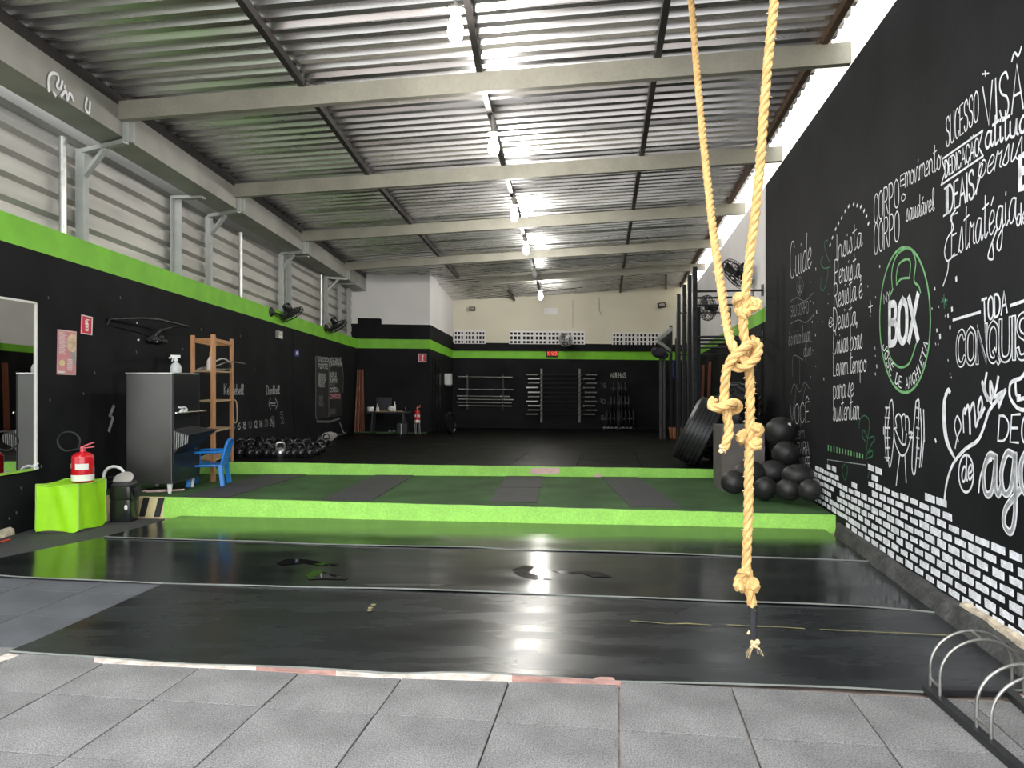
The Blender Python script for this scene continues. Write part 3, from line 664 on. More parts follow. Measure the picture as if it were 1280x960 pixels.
# right part
R_('TODA', (1229, 403), (1228, 375), (1260, 390), (1260, 362), .022)
draw(WR, wall_right, 'painted_dash', 'chalk_white', [[(1192, 400), (1226, 390)], [(1264, 382), (1290, 373)]], .018, smooth=False)
R_('CONQUISTA', (1197, 456), (1197, 416), (1325, 441), (1325, 382), .042, outline='black_paint')
Z = lambda pts: zline(1160, 360, 3, pts)
m = MB(); l = pline(WR, Z([(78, 385), (64, 420), (62, 480), (66, 540), (78, 590), (102, 638)])); n = len(l)
ribbon(m, WR, l, [.018+.04*sin(pi*i/(n-1)) for i in range(n)], .003)
for L_, wd in (([(68, 400), (78, 382), (84, 390)], .03), ([(104, 600), (112, 560), (126, 520), (112, 480), (102, 520), (116, 575)], .014), ([(136, 540), (134, 470), (140, 450)], .016), ([(140, 470), (152, 440), (158, 480), (160, 545)], .024), ([(160, 460), (172, 430), (178, 470), (182, 520), (196, 470)], .022),
               ([(196, 480), (206, 440), (200, 410), (190, 450), (196, 485), (214, 450)], .022), ([(226, 420), (210, 380), (206, 350), (220, 400), (240, 430)], .024), ([(222, 320), (215, 380), (236, 420), (246, 390), (236, 350), (238, 410), (256, 385), (266, 335)], .024)):
    ribbon(m, WR, pline(WR, Z(L_)), wd, .0035)
m.build('painted_lettering', 'chalk_white', wall_right, smooth=False)
draw(WR, wall_right, 'painted_arrow', 'chalk_white', [Z([(62, 808), (72, 730), (96, 660), (140, 606), (188, 572), (212, 520), (232, 460), (270, 410), (290, 386)])], .026)
draw(WR, wall_right, 'painted_arrow', 'chalk_white', [Z([(250, 410), (292, 384)]), Z([(292, 384), (268, 445)]), Z([(268, 445), (266, 418)])], .024, smooth=False)
draw(WR, wall_right, 'painted_badge', 'chalk_white', [Z([(145+28*cos(t), 696-70*sin(t)) for t in [2*pi*k/16 for k in range(17)]])], .016)
R_('de', Z([(128, 728)])[0], Z([(128, 625)])[0], Z([(168, 715)])[0], Z([(168, 622)])[0], .024)
R_('DECIDIR', (1248, 551), (1250, 520), (1342, 560), (1344, 512), .019)
R_('agora', (1229, 618), (1231, 532), (1352, 620), (1352, 500), .046, outline='chalk_dim', slant=-.06)
draw(WR, wall_right, 'painted_lettering', 'chalk_white', [Z([(192, 765), (200, 700), (222, 660), (240, 645)])], .016)
draw(WR, wall_right, 'painted_cup', 'chalk_white', [zline(960, 480, 4, [(1290, -60), (1268, -30), (1240, -20), (1214, 0), (1212, 60), (1240, 110), (1275, 130), (1300, 120)]), zline(960, 480, 4, [(1240, -15), (1244, 50), (1262, 62)]), zline(960, 480, 4, [(1250, 80), (1285, 70)])], .022)
R_('E', (1276, 236), (1276, 196), (1290, 230), (1290, 188), .05)
# flourishes, dots and stars
draw(WR, wall_right, 'painted_flourish', 'dark_green_line', [zline(960, 480, 4, l) for l in ([(490, 380), (500, 280), (508, 190), (485, 158), (460, 180), (458, 220)], [(500, 270), (480, 230), (474, 260), (490, 290)], [(490, 370), (520, 300), (535, 280), (528, 262), (505, 272)], [(492, 372), (522, 362), (522, 335), (500, 345)], [(498, 390), (508, 430), (500, 470)], [(385, 400), (372, 430), (384, 480)], [(390, 400), (400, 430), (388, 480)])]
     +[zline(960, 240, 4, l) for l in ([(300, 240), (282, 260), (300, 330), (312, 350)], [(312, 375), (280, 380), (264, 350), (276, 320)], [(300, 380), (300, 420), (280, 490), (264, 480), (268, 430)])], .012)
m = MB()
for k in range(13):
    ribbon(m, WR, pline(WR, zline(960, 480, 4, [(303+k*14.3, 309+k*3.9), (303+k*14.3, 330+k*3.1)]), False), .03, .003)
m.build('painted_dots', 'chalk_green', wall_right, smooth=False)
draw(WR, wall_right, 'painted_dash', 'chalk_dim', [zline(960, 480, 4, [(298, 378), (490, 405)]), zline(960, 480, 4, [(300, 378), (300, 430)])], .008, smooth=False)
m = MB()
for x, y in [(312, 265), (324, 228), (340, 185), (354, 158), (370, 128), (388, 95), (405, 72), (430, 60), (448, 66), (466, 74), (482, 94), (494, 122), (504, 158)]:
    c = zline(960, 240, 4, [(x-2, y+4), (x+2, y-4)]); ribbon(m, WR, pline(WR, c, False), .026, .003)
m.build('painted_dots', 'chalk_white', wall_right, smooth=False)
m = MB(); rr = random.Random(11)
for x, y, s in [(943, 435, 1.3), (922, 586, 1.2), (902, 618, 1), (912, 676, 1), (862, 722, 1.3), (846, 692, .9), (836, 484, .8), (560, 372, .8), (545, 872, 1), (538, 910, .8), (536, 780, .7), (240, 385, .9), (244, 600, 1), (222, 650, .7), (238, 715, .8), (280, 935, .8), (890, 540, .6), (840, 760, .6)]+[(rr.uniform(500, 920), rr.uniform(350, 930), .5) for _ in range(26)]+[(rr.uniform(200, 330), rr.uniform(420, 930), .4) for _ in range(20)]:
    if 560 < x < 810 and 280 < y < 1000: continue
    c = zline(960, 240, 4, [(x, y-5*s), (x+1, y+5*s)]); ribbon(m, WR, pline(WR, c, False), .02*s, .003)
c = zline(960, 480, 4, [(838, 276), (842, 288)]); ribbon(m, WR, pline(WR, c, False), .02, .003)
c = zline(960, 40, 4, [(1088, 196), (1090, 220)]); ribbon(m, WR, pline(WR, c, False), .01, .003); c = zline(960, 40, 4, [(1074, 210), (1106, 207)]); ribbon(m, WR, pline(WR, c, False), .01, .003)
m.build('painted_dots', 'chalk_white', wall_right, smooth=False)
draw(WR, wall_right, 'painted_star', 'chalk_white', [zline(960, 240, 4, [(513, 545), (516, 600)]), zline(960, 240, 4, [(505, 576), (524, 568)])], .012, smooth=False)
draw(WR, wall_right, 'painted_star', 'dark_green_line', [zline(960, 240, 4, [(882, 515), (884, 580)]), zline(960, 240, 4, [(868, 550), (900, 540)]), zline(960, 240, 4, [(872, 530), (894, 564)])], .014, smooth=False)
# painted white bricks: each one a block of its own
def brick_top(Y):
    for y0, t in ((8.5, .50), (7.95, .56), (7.6, .68), (7.2, .52), (6.9, .60), (6.62, .50), (6.35, .80), (5.95, .70), (5.6, .66), (5.32, .68), (5.1, .75), (4.88, .68), (4.70, .62), (4.3, .58), (0, .57)):
        if Y > y0: return t
rr = random.Random(4); pz, pu = .070, .198
for r in range(10):
    z = .135+r*pz; k = 0
    while True:
        Y = 3.75+k*pu*.985+(r % 2)*pu*.5; k += 1
        if Y > 8.95: break
        zb_ = .12+max(0, (Y-7.0))*.045
        if z+.03 > brick_top(Y)+.025 or z < zb_ or rr.random() < .008: continue
        u = ur(Y); hw, hz = .0755+rr.uniform(-.011, .007), .0225+rr.uniform(-.003, .003); m = MB(); dz = rr.uniform(-.004, .004)
        q = [(u-hw+rr.uniform(-.005, .005), z+dz-hz), (u+hw, z+dz-hz+rr.uniform(-.004, .004)), (u+hw+rr.uniform(-.006, .004), z+dz+hz), (u-hw, z+dz+hz+rr.uniform(-.004, .004))]
        m.add([WR.pt(a, b, .0) for a, b in q]+[WR.pt(a, b, .004) for a, b in q], [(4, 5, 6, 7), (0, 1, 5, 4), (1, 2, 6, 5), (2, 3, 7, 6), (3, 0, 4, 7)]).build('painted_brick', 'brick_white', wall_right, smooth=False)

# left wall marks
L_ = lambda *a, **k: word(WL, wall_left, *a, **k)
draw(WL, wall_left, 'painted_bolt', 'chalk_dim', [[(142, 508), (137, 519)], [(137, 519), (141, 522), (136, 538)]], .05, smooth=False)
L_('Kettlebell', (280, 493), (280, 480), (304, 493), (304, 481), .022, mt='chalk_dim')
L_('Dumbbell', (333, 493), (333, 482), (349, 492), (349, 482), .022, mt='chalk_dim')
draw(WL, wall_left, 'painted_marks', 'chalk_dim', [[(338, 498), (336, 505), (338, 511)], [(344, 498), (346.5, 505), (344.5, 511)], [(338, 504), (344, 504)], [(339, 507), (344, 507)]], .022)
for k, t in enumerate(('4', '6', '8', '10', '12', '16', '20', '24')):
    x = 290+k*6.8; y = 537-k*.7; L_(t, (x, y), (x, y-8), (x+4, y), (x+4, y-8), .022, mt='chalk_dim' if k % 3 else 'chalk_faint')
for t, x, y in (('10', 339, 527), ('8', 340, 534), ('5', 350, 522), ('2', 351, 529)): L_(t, (x, y), (x, y-7), (x+4, y), (x+4, y-7), .02, mt='chalk_faint')
# workout board
m = MB(); q = [WL.uz(395, 524), WL.uz(427, 520), WL.uz(427, 453), WL.uz(395, 446)]
m.add([WL.pt(a, b, .002) for a, b in q]+[WL.pt(a, b, .010) for a, b in q], [(4, 5, 6, 7), (0, 1, 5, 4), (1, 2, 6, 5), (2, 3, 7, 6), (3, 0, 4, 7)])
m.build('board_panel', 'black_soft', wall_left, smooth=False)
draw(WL, wall_left, 'board_outline', 'chalk_faint', [[(394, 446), (394, 520), (396, 527)], [(396, 527), (412, 527), (424, 523)], [(410.5, 450), (410.5, 520)], [(396, 446), (427, 453)], [(427, 453), (428.5, 470), (428, 490)]], .05, off=.012, smooth=False)
for t, x0, y, x1, mt in (('WOD CORE', 397, 452, 426, 'chalk_dim'), ('FORTE', 397, 460, 409, 'chalk_dim'), ('CHIPPER', 411, 457, 427, 'chalk_dim'), ('ROUND', 398, 472, 406, 'chalk_dim'), ('SERIE', 397, 477, 407, 'chalk_dim'), ('REMO', 397, 483, 405, 'chalk_dim'), ('BOX', 398, 500, 403, 'chalk_faint'), ('RUN', 398, 507, 404, 'chalk_faint'),
                       ('DUPLO', 411.5, 470, 420, 'chalk_dim'), ('BURPEE', 411.5, 477, 421, 'chalk_dim'), ('AR', 411.5, 482, 418, 'chalk_faint'), ('CORDA', 411.5, 489, 423, 'chalk_dim'), ('DESCE', 412, 497, 425, 'poster_pink'), ('DOIS', 412, 516, 418, 'chalk_faint')):
    G.setdefault('W', (.8, "0,1 .2,0 .4,.8 .6,0 .8,1")); G.setdefault('F', (.46, "0,0 0,1 .46,1|0,.52 .38,.52"))
    L_(t, (x0, y+(x0-395)*.05), (x0, y-5+(x0-395)*.05), (x1, y+.6), (x1, y-4.4), .03, mt=mt, off=.014)
# conduits on the left wall
m = MB(); m.tube([WL.hit(367, 411, .012), WL.hit(367.5, 520, .012), WL.hit(369, 540, .012)], .010, 6); m.tube([WL.hit(346, 409, .012), WL.hit(346, 416, .012)], .012, 6)
m.build('conduit', 'black_steel', wall_left)
m = MB(); m.tube([WL.hit(424, 528, .01), WL.hit(428, 540, .02), WL.hit(431, 543, .06)], .014, 6); m.build('cable', 'chalk_dim', wall_left)
# back wall words
B_ = lambda *a, **k: word(WB, wall_back, *a, **k)
B_('ANILHAS', (763, 472), (763, 466), (782, 472), (782, 466), .022, mt='chalk_dim')
for t, x, y in (('15', 751, 483), ('10', 750, 503), ('5', 751, 524)): B_(t, (x, y), (x, y-5), (x+7, y+2), (x+7, y-3), .02, mt='chalk_faint')

# chalk scribble on the gutter face
GP = Plane((-4.315+.032*(2-8.29), 2), (-4.315+.032*(20-8.29), 20))
draw(GP, ceiling, 'chalk_scribble', 'chalk_white', [zline(0, 0, 4, l) for l in ([(238, 455), (236, 400), (250, 368), (280, 372), (288, 400), (278, 430), (296, 445), (306, 405)], [(318, 430), (318, 440)], [(300, 480), (325, 455), (330, 500), (345, 465), (362, 505)], [(430, 490), (422, 540), (440, 565), (445, 510)], [(262, 462), (272, 478)])], .03, off=.012)
m = MB(); rr = random.Random(21)
for x, y in [(11, 648), (20, 641), (51, 583), (104, 492), (60, 372), (118, 466), (150, 372), (300, 420), (251, 412), (62, 500), (228, 436), (318, 462), (26, 610), (84, 450), (170, 440)]:
    e = rr.uniform(.6, 1.4); ribbon(m, WL, pline(WL, [(x, y-e), (x+.5, y+e)], False), .018, .003)
o = m.build('scuff_marks', 'chalk_faint', wall_left, smooth=False)
# ------------------------------------------------------------------ rubber mats on the front floor
def mat_sheet(name, label, front, back, z, seed, edge_lift=.006, mt='mat_glossy'):
    """front/back: points left to right on the floor; a thin sheet with a wavy front lip"""
    t = thing(name, label, 'rubber mat', ((front[0].x+front[-1].x)/2, (front[0].y+back[0].y)/2, 0), 0)
    o = t.location; rr = random.Random(seed); ph = [rr.uniform(0, 6) for _ in range(4)]
    nu, nv = 90, 8
    def along(L, s):
        x = s*(len(L)-1); i = min(int(x), len(L)-2); return L[i]+(L[i+1]-L[i])*(x-i)
    def fn(s, t_):
        p = along(front, s)*(1-t_)+along(back, s)*t_
        lift = edge_lift*max(0, 1-t_*7)*(.7+.5*sin(s*17+ph[0])+.35*sin(s*41+ph[1])*sin(s*5+ph[2]))
        und = .0018*sin(s*11+ph[2]+t_*3)+.0012*sin(s*23+ph[3])
        p = p+V(0, .004*sin(s*29+ph[1])*max(0, 1-t_*8), 0)
        return V(p.x-o.x, p.y-o.y, z+lift+und)
    MB().grid(fn, nu, nv).build('sheet', mt, t)
    m = MB(); vs, fs = [], []
    for i in range(nu+1):
        a = fn(i/nu, 0); vs += [a+V(0, 0, .001), a+V(0, -.003, .0), a+V(0, -.004, -.008)]
    for i in range(nu):
        for k in range(2): fs.append((3*i+k, 3*i+k+1, 3*i+k+4, 3*i+k+3))
    m.add(vs, fs).build('lip', 'mat_edge', t)
    m = MB(); vs, fs = [], []
    for s in (0, 1):
        vs, fs = [], []
        for j in range(nv+1): a = fn(s, j/nv); vs += [a, a-V(0, 0, z+.018)]
        fs += [(2*j, 2*j+2, 2*j+3, 2*j+1) for j in range(nv)]
        MB().add(vs, fs).build('side', 'black_soft', t, smooth=False)
    return t
A = at_floor
def kx(Y): return RX(Y)-.115
def fr(pts): return [A(*p) for p in pts]
b2 = at_floor(1190, 766)
f1 = fr([(12, 816), (110, 822), (200, 829), (300, 833), (400, 838), (500, 844), (560, 841), (640, 845), (775, 851.5), (900, 856), (1000, 860), (1165, 867)])+[V(kx(3.72), 3.70, 0)]
b1 = fr([(208, 729), (300, 731), (500, 737), (700, 745), (900, 753), (1100, 760)])+[V(kx(4.98), 4.98, 0)]
f2 = [V(LX(5.95)+.5, 5.98, 0)]+fr([(24, 724), (205, 731), (400, 736), (600, 741.5), (800, 749.5), (1000, 757.5), (1110, 761.5)])+[V(kx(4.94), 4.94, 0)]
b2_ = fr([(133, 672.5), (330, 677), (500, 681), (700, 686), (900, 694), (1020, 698)])+[V(kx(6.35), 6.35, 0)]
f3 = fr([(130, 674), (250, 677.5), (330, 679), (420, 684), (520, 686), (600, 687), (660, 690.5), (760, 692), (900, 697.5), (1020, 701)])+[V(kx(6.30), 6.30, 0)]
b3 = [V(x, front1(x)-.02, 0) for x in (-3.72, -3, -1, 0, 1, 2, 3.18)]
# resample so that front and back run at the same pace
def resample(L, n=40):
    d = [0.]
    for a, b in zip(L, L[1:]): d.append(d[-1]+(b-a).length)
    out = []; j = 0
    for k in range(n+1):
        x = d[-1]*k/n
        while j < len(L)-2 and d[j+1] < x: j += 1
        out.append(L[j]+(L[j+1]-L[j])*((x-d[j])/max(1e-9, d[j+1]-d[j])))
    return out
mat1 = mat_sheet('rubber_mat', 'front black rubber mat meeting the grey tiles, with yellow paint lines', resample(f1), resample(b1), .006, 1, mt='mat_rubber')
mat2 = mat_sheet('rubber_mat', 'middle shiny black rubber mat crossing behind the front mat', resample(f2), resample(b2_), .014, 2)
mat_sheet('rubber_mat', 'back glossy black rubber mat lying along the foot of the green step', resample(f3), resample(b3), .022, 3)
# yellow paint left on the first mat
o = mat1.location; rr = random.Random(9)
for pts in ([(788, 778), (815, 780), (835, 782), (860, 781.5), (889, 783.5)], [(908, 783), (940, 785), (975, 786), (1006, 788)], [(1025, 789), (1080, 791.5), (1140, 794), (1188, 796.5)]):
    q = [A(*p) for p in pts]; vs = []
    for p in q:
        e = .009+rr.uniform(-.004, .005); vs += [V(p.x-o.x, p.y-e-o.y, .0112), V(p.x-o.x, p.y+e-o.y, .0112)]
    MB().add(vs, [(2*i, 2*i+2, 2*i+3, 2*i+1) for i in range(len(q)-1)]).build('paint_line', 'yellow_worn', mat1, smooth=False)
for p in ((463, 762), (467, 758), (462, 765)):
    p = A(*p); MB().add([V(p.x-o.x+.018*cos(a)*(1+.3*sin(3*a)), p.y-o.y+.026*sin(a), .0112) for a in [2*pi*k/9 for k in range(9)]], [tuple(range(9))]).build('paint_spot', 'yellow_worn', mat1, smooth=False)
# wet patches on the middle mat
o = mat2.location
for pts in ([(345, 706), (358, 701), (380, 701.5), (410, 706), (425, 709), (400, 709), (382, 706), (366, 707.5), (352, 709)],
            [(382, 721), (388, 716), (402, 716), (410, 720), (436, 724), (432, 727), (404, 726), (386, 727)],
            [(640, 715), (655, 709), (668, 711), (650, 716), (664, 722), (690, 727), (668, 728), (646, 722)],
            [(690, 716), (720, 714), (752, 718), (766, 724), (742, 724), (728, 719.5), (702, 720)],
            [(450, 733), (520, 732.5), (600, 735), (655, 738), (600, 739.5), (540, 737), (470, 736.5)]):
    q = [A(*p)-o for p in pts]; c = sum(q, V(0, 0, 0))/len(q); c.z = .0185; n = len(q)
    MB().add([V(p.x, p.y, .0178) for p in q]+[c], [(i, (i+1) % n, n) for i in range(n)]).build('wet_patch', 'wet', mat2)
# grey strip of matting between the green box and the step
q = [V(LX(5.85)+.10, 5.85, 0), V(LX(5.95)+.62, 5.97, 0), A(137, 672), A(206, 650), A(160, 649), A(140, 652), V(LX(8.1)+.05, 8.1, 0)]
m = MB(); n = len(q); m.add([p+V(0, 0, -.018) for p in q]+[p+V(0, 0, .009) for p in q], [tuple(range(n, 2*n))]+[(i, (i+1) % n, (i+1) % n+n, i+n) for i in range(n)])
tag(m.build('rubber_mat', 'strip_rubber', smooth=False), 'dull dark grey rubber piece under the black bin and green box', 'rubber mat')
m = MB(); m.tube([V(LX(5.6)+.16, 5.6, .02), V(LX(6.4)+.19, 6.4, .02), V(LX(7.2)+.23, 7.2, .02)], .008, 6)
tag(m.build('cable', 'red_line'), 'thin red line of cable along the left wall foot', 'cable')
# five rubber strips on the green step
def step_strip(label, f, b, seam=None):
    q = [at_step(*f[0]), at_step(*f[1]), at_step(*b[1]), at_step(*b[0])]
    c = (q[0]+q[2])/2; t = thing('exercise_strip', label, 'exercise mat', c, 0, 'rubber strips across the green step')
    cuts = [0, 1] if not seam else [0, seam, 1]
    for k, (a, e) in enumerate(zip(cuts, cuts[1:])):
        s = V(.02*k, 0, 0); L0, L1 = lerp(q[0], q[3], a+.004), lerp(q[0], q[3], e-.004); R0, R1 = lerp(q[1], q[2], a+.004), lerp(q[1], q[2], e-.004)
        p = [L0+s, R0+s, R1+s, L1+s]; p = [x-c for x in p]
        MB().hexa([x+V(0, 0, .0005) for x in p]+[x+V(0, 0, .008) for x in p]).build('rubber_sheet', 'strip_rubber', t, smooth=False)
step_strip('long dark rubber strip on the green step beside the black cabinet', [(228, 621), (284, 622.5)], [(333, 592.5), (384, 592.5)], .45)
step_strip('dark rubber strip on the green step, second from the cabinet', [(402, 625), (465, 626)], [(471, 593.5), (519, 593.5)])
step_strip('dark rubber strip of two staggered pieces at the middle of the green step', [(612, 628), (671, 629)], [(631, 595.5), (677, 595.5)], .5)
step_strip('dark rubber strip on the green step nearest the hanging ropes', [(788, 634), (852, 635)], [(751, 596.5), (797, 596.5)])

# ------------------------------------------------------------------ climbing ropes
def strands(m, path, r, pitch=.13, n=7, phase=0., step=.012):
    """three twisted strands along a smooth path"""
    P = [V(*p) for p in path]; P = [V(*p) for p in smooth_pts([tuple(p) for p in P], 12)]
    d = [0.]
    for a, b in zip(P, P[1:]): d.append(d[-1]+(b-a).length)
    N = max(6, int(d[-1]/step)); Q = []; j = 0
    for k in range(N+1):
        x = d[-1]*k/N
        while j < len(P)-2 and d[j+1] < x: j += 1
        Q.append(P[j]+(P[j+1]-P[j])*((x-d[j])/max(1e-9, d[j+1]-d[j])))
    fr_ = []; prev = None
    for i, p in enumerate(Q):
        t = (Q[min(i+1, N)]-Q[max(0, i-1)]).normalized(); u = t.orthogonal().normalized() if prev is None else (prev-t*prev.dot(t)).normalized()
        prev = u; fr_.append((p, u, t.cross(u)))
    for s in range(3):
        pts = []
        for i, (p, u, v) in enumerate(fr_):
            a = 2*pi*(i*d[-1]/N)/pitch+2*pi*s/3+phase; pts.append(p+(u*cos(a)+v*sin(a))*r*.50)
        m.tube(pts, r*.56, n)
    return Q
def fuzz(Q, r, n, L, parent, seed):
    rr = random.Random(seed); m = MB()
    for _ in range(n):
        p = Q[rr.randrange(len(Q))]; a = rr.uniform(0, 2*pi); d = V(cos(a), sin(a)*.8, rr.uniform(-.8, .5)).normalized(); s = p+d*r*.9
        e = s+d*rr.uniform(.2, 1)*L+V(0, 0, -rr.uniform(0, .5)*L); w_ = V(0, 0, .0004) if abs(d.z) < .6 else V(.0004, 0, 0)
        m.add([s-w_, s+w_, (s+e)/2+w_*.8+V(0, 0, .003), e], [(0, 1, 2), (0, 2, 3)])
    o = m.build('loose_fibres', 'rope_fray', parent, smooth=False); o['kind'] = 'stuff'; return o
def knot(c, r, size, parent, ang=0., tilt=0., mt='rope', k=1.0):
    """an overhand knot: a fat trefoil of twisted rope"""
    pts = []; X = Matrix.Translation(c) @ Matrix.Rotation(ang, 4, 'Y') @ Matrix.Rotation(tilt, 4, 'X')
    for i in range(19):
        t = 2*pi*i/18*.97
        pts.append(X @ V((sin(t)+1.5*sin(2*t))*size*.40, -cos(3*t)*-size*.32, (cos(t)-1.5*cos(2*t))*size*.33*k))
    m = MB(); strands(m, pts, r*1.1, .10, 7); return m.build('knot', mt, parent)
DR = 3.30
O1 = at(935, 460, DR)
rp = thing('climbing_rope', 'long knotted jute rope hanging nearest, black tape at its frayed low end', 'rope', V(O1.x, O1.y, .25))
o = V(*rp.location)
def rel(px, py, D): return at(px, py, D)-o
rr_ = .0205
topz = roof(DR+.1, .78, .1)
path = [V(lerp(at(968, 0, DR).x, at(930, 380, DR).x, -1.06), DR+.0, 4.62)-o, rel(985, -170, DR), rel(968, 0, DR), rel(958, 100, DR), rel(948, 230, DR), rel(936, 330, DR), rel(930.5, 380, DR), rel(929, 410, DR), rel(934, 440, DR+.01), rel(937.5, 480, DR), rel(937, 540, DR), rel(936, 590, DR), rel(935, 650, DR), rel(933, 720, DR), rel(938, 745, DR), rel(940.5, 758, DR)]
m = MB(); Q = strands(m, path, rr_); m.build('rope_body', 'rope', rp)
knot(rel(931.5, 382, DR), rr_, .052, rp, .3); knot(rel(938.5, 546, DR), rr_, .052, rp, -.5); knot(rel(932, 726, DR), rr_, .050, rp, 1.0)
fuzz(Q[len(Q)//4:], rr_, 300, .014, rp, 1)
m = MB(); tp = [rel(940.5, 757, DR), rel(941.5, 770, DR), rel(941, 785, DR), rel(942, 797, DR)]
m.tube(smooth_pts([tuple(p) for p in tp], 4), [.021, .019, .0165, .019, .017, .0165, .018, .0155, .017, .016, .0145, .016, .014], 10); m.build('tape', 'tape_black', rp)
m = MB(); e = rel(943.5, 805, DR); rq = random.Random(2)
for _ in range(34): m.ball(e+V(rq.uniform(-.015, .015), rq.uniform(-.014, .014), rq.uniform(-.018, .018)), rq.uniform(.004, .008), 7, 5)
for k in range(5): m.ball(rel(936+rq.uniform(-1, 1.5), 792+rq.uniform(-3, 3), DR), .006, 6, 5)
for k in range(10): a = rq.uniform(0, 6); m.tube([e, e+V(.03*cos(a), .03*sin(a), -.03), e+V(.04*cos(a), .04*sin(a), -.055)], .0008, 4)
m.build('frayed_end', 'rope_fray', rp)
# second rope: comes from farther back, tied into the first, short tail with a knot
rb = thing('climbing_rope', 'shorter jute rope slanting from the roof, tied to the long rope with a loose tail', 'rope', V(O1.x-.05, O1.y, .9))
o = V(*rb.location)
s_top = roof(5.4, .66, .12)
path = [at(846, -210, 5.2)-o, rel(852, -130, 5.0), rel(864, 0, 4.72), rel(873, 110, 4.42), rel(886, 240, 4.0), rel(897, 330, 3.66), rel(908, 400, 3.42), rel(914, 428, DR-.02), rel(926, 448, DR-.055), rel(941, 452, DR-.035), rel(945, 438, DR-.02), rel(938, 430, DR-.055), rel(928, 437, DR-.075), rel(915, 449, DR-.06), rel(908, 464, DR-.04), rel(906, 485, DR-.03), rel(905, 503, DR-.03), rel(909, 520, DR-.03), rel(911, 540, DR-.03), rel(905, 561, DR-.03)]
m = MB(); Q = strands(m, path, rr_); m.build('rope_body', 'rope', rb)
m = MB(); strands(m, [rel(892, 500, DR-.01), rel(889, 508, DR-.055), rel(900, 509, DR-.075), rel(918, 503, DR-.05), rel(923, 509, DR-.01), rel(914, 515, DR+.02), rel(899, 511, DR+.02), rel(891, 503, DR)], rr_*.95); m.build('knot', 'rope', rb)
m = MB(); strands(m, [rel(914, 447, DR+.02), rel(919, 459, DR-.03), rel(933, 457, DR-.07), rel(945, 447, DR-.06), rel(948, 432, DR-.02), rel(941, 424, DR+.03)], rr_); m.build('knot', 'rope', rb)
m = MB(); e = rel(904, 563, DR-.03)
for _ in range(34): m.ball(e+V(rq.uniform(-.015, .015), rq.uniform(-.014, .014), rq.uniform(-.008, .02)), rq.uniform(.004, .008), 7, 5)
m.build('frayed_end', 'rope_fray', rb)
fuzz(Q[len(Q)//2:], rr_, 260, .014, rb, 5)

# ------------------------------------------------------------------ bicycle rack
bk = A(1160, 868.5); rk = thing('bicycle_rack', 'low steel bicycle rack of double hoops on the grey tiles', 'bicycle rack', (2.18, 3.3, 0))
o = V(*rk.location); la, lb = A(1158, 865), A(1271, 964); ra, rb_ = A(1261, 870), A(1363, 962)
for a, b in ((la, lb), (ra, rb_)):
    d = (b-a)*1.25; m = MB(); m.bar(a-o+V(0, 0, .018), a-o+d+V(0, 0, .018), .045, .034); m.build('base_rail', 'black_steel', rk, smooth=False, bevel=.004)
m = MB(); m.bar(la-o+V(-.01, -.02, .016), ra-o+V(.02, -.0, .016), .05, .03); m.build('cross_bar', 'black_steel', rk, smooth=False, bevel=.004)
def hoop(fl, dy, hgt):
    p = A(*fl); r = .205; c = p+V(r, .02, 0); m = MB(); L = [V(p.x, p.y, .03), V(p.x, p.y, hgt-r*.85)]
    for k in range(1, 18): a = pi-pi*k/18; L.append(V(c.x+r*cos(a), p.y+.02*k/18, hgt-r*.85+r*.85*sin(a)))
    L += [V(c.x+r, p.y+.02, hgt-r*.85), V(c.x+r, p.y+.02, .03)]
    m.tube([x-o for x in L], .0072, 10); m.build('hoop', 'rack_steel', rk); return L
h1 = hoop((1163, 866.5), 0, .30); h2 = hoop((1175, 879), 0, .295); h3 = hoop((1221, 919), 0, .30); h4 = hoop((1239, 934), 0, .29)
for a, b in ((h1, h2), (h3, h4)):
    m = MB(); 
    m.tube([lerp(a[0], a[1], .45)-o, lerp(b[0], b[1], .45)-o], .006, 8); m.build('tie', 'rack_steel', rk)
    m = MB(); m.tube([a[10]-o, b[10]-o], .006, 8); m.build('tie', 'rack_steel', rk)

# ------------------------------------------------------------------ things along the left wall
def wall_thing(P, px, py, name, label, cat, group=None, off=.001):
    return thing(name, label, cat, P.hit(px, py, off), P.rz, group)
# mirror
pr = WL.hit(43, 483, .001); mir = thing('wall_mirror', 'large wall mirror with thin pale frame at the left edge', 'mirror', (LX(6.9), 6.9, 1.47), WL.rz)
c = V(*mir.location); hwR = (pr-c).dot(WL.d); zt, zb2 = WL.hit(44, 379).z-c.z, WL.hit(44, 586).z-c.z; wl_ = -1.3
MB().hexa([(wl_, -.012, zb2), (hwR, -.012, zb2), (hwR, -.002, zb2), (wl_, -.002, zb2), (wl_, -.012, zt), (hwR, -.012, zt), (hwR, -.002, zt), (wl_, -.002, zt)]).build('glass', 'mirror_glass', mir, smooth=False)
for p, q in (((hwR, zb2), (hwR, zt)), ((wl_, zt), (hwR, zt)), ((wl_, zb2), (hwR, zb2))):
    m = MB(); m.bar((p[0], -.014, p[1]), (q[0], -.014, q[1]), .022, .022, up=(0, 1, 0)); m.build('frame_strip', 'paper_white' if p[1] != q[1] or p[1] == zt else 'box_trim', mir, smooth=False)
m = MB(); m.bar((hwR-.03, -.02, zb2+.02), (hwR+.02, -.02, zb2+.06), .02, .02); m.bar((hwR+.02, -.02, zb2+.01), (hwR-.04, -.02, zb2-.0), .03, .02); m.build('corner_clip', 'chalk_white', mir, smooth=False)
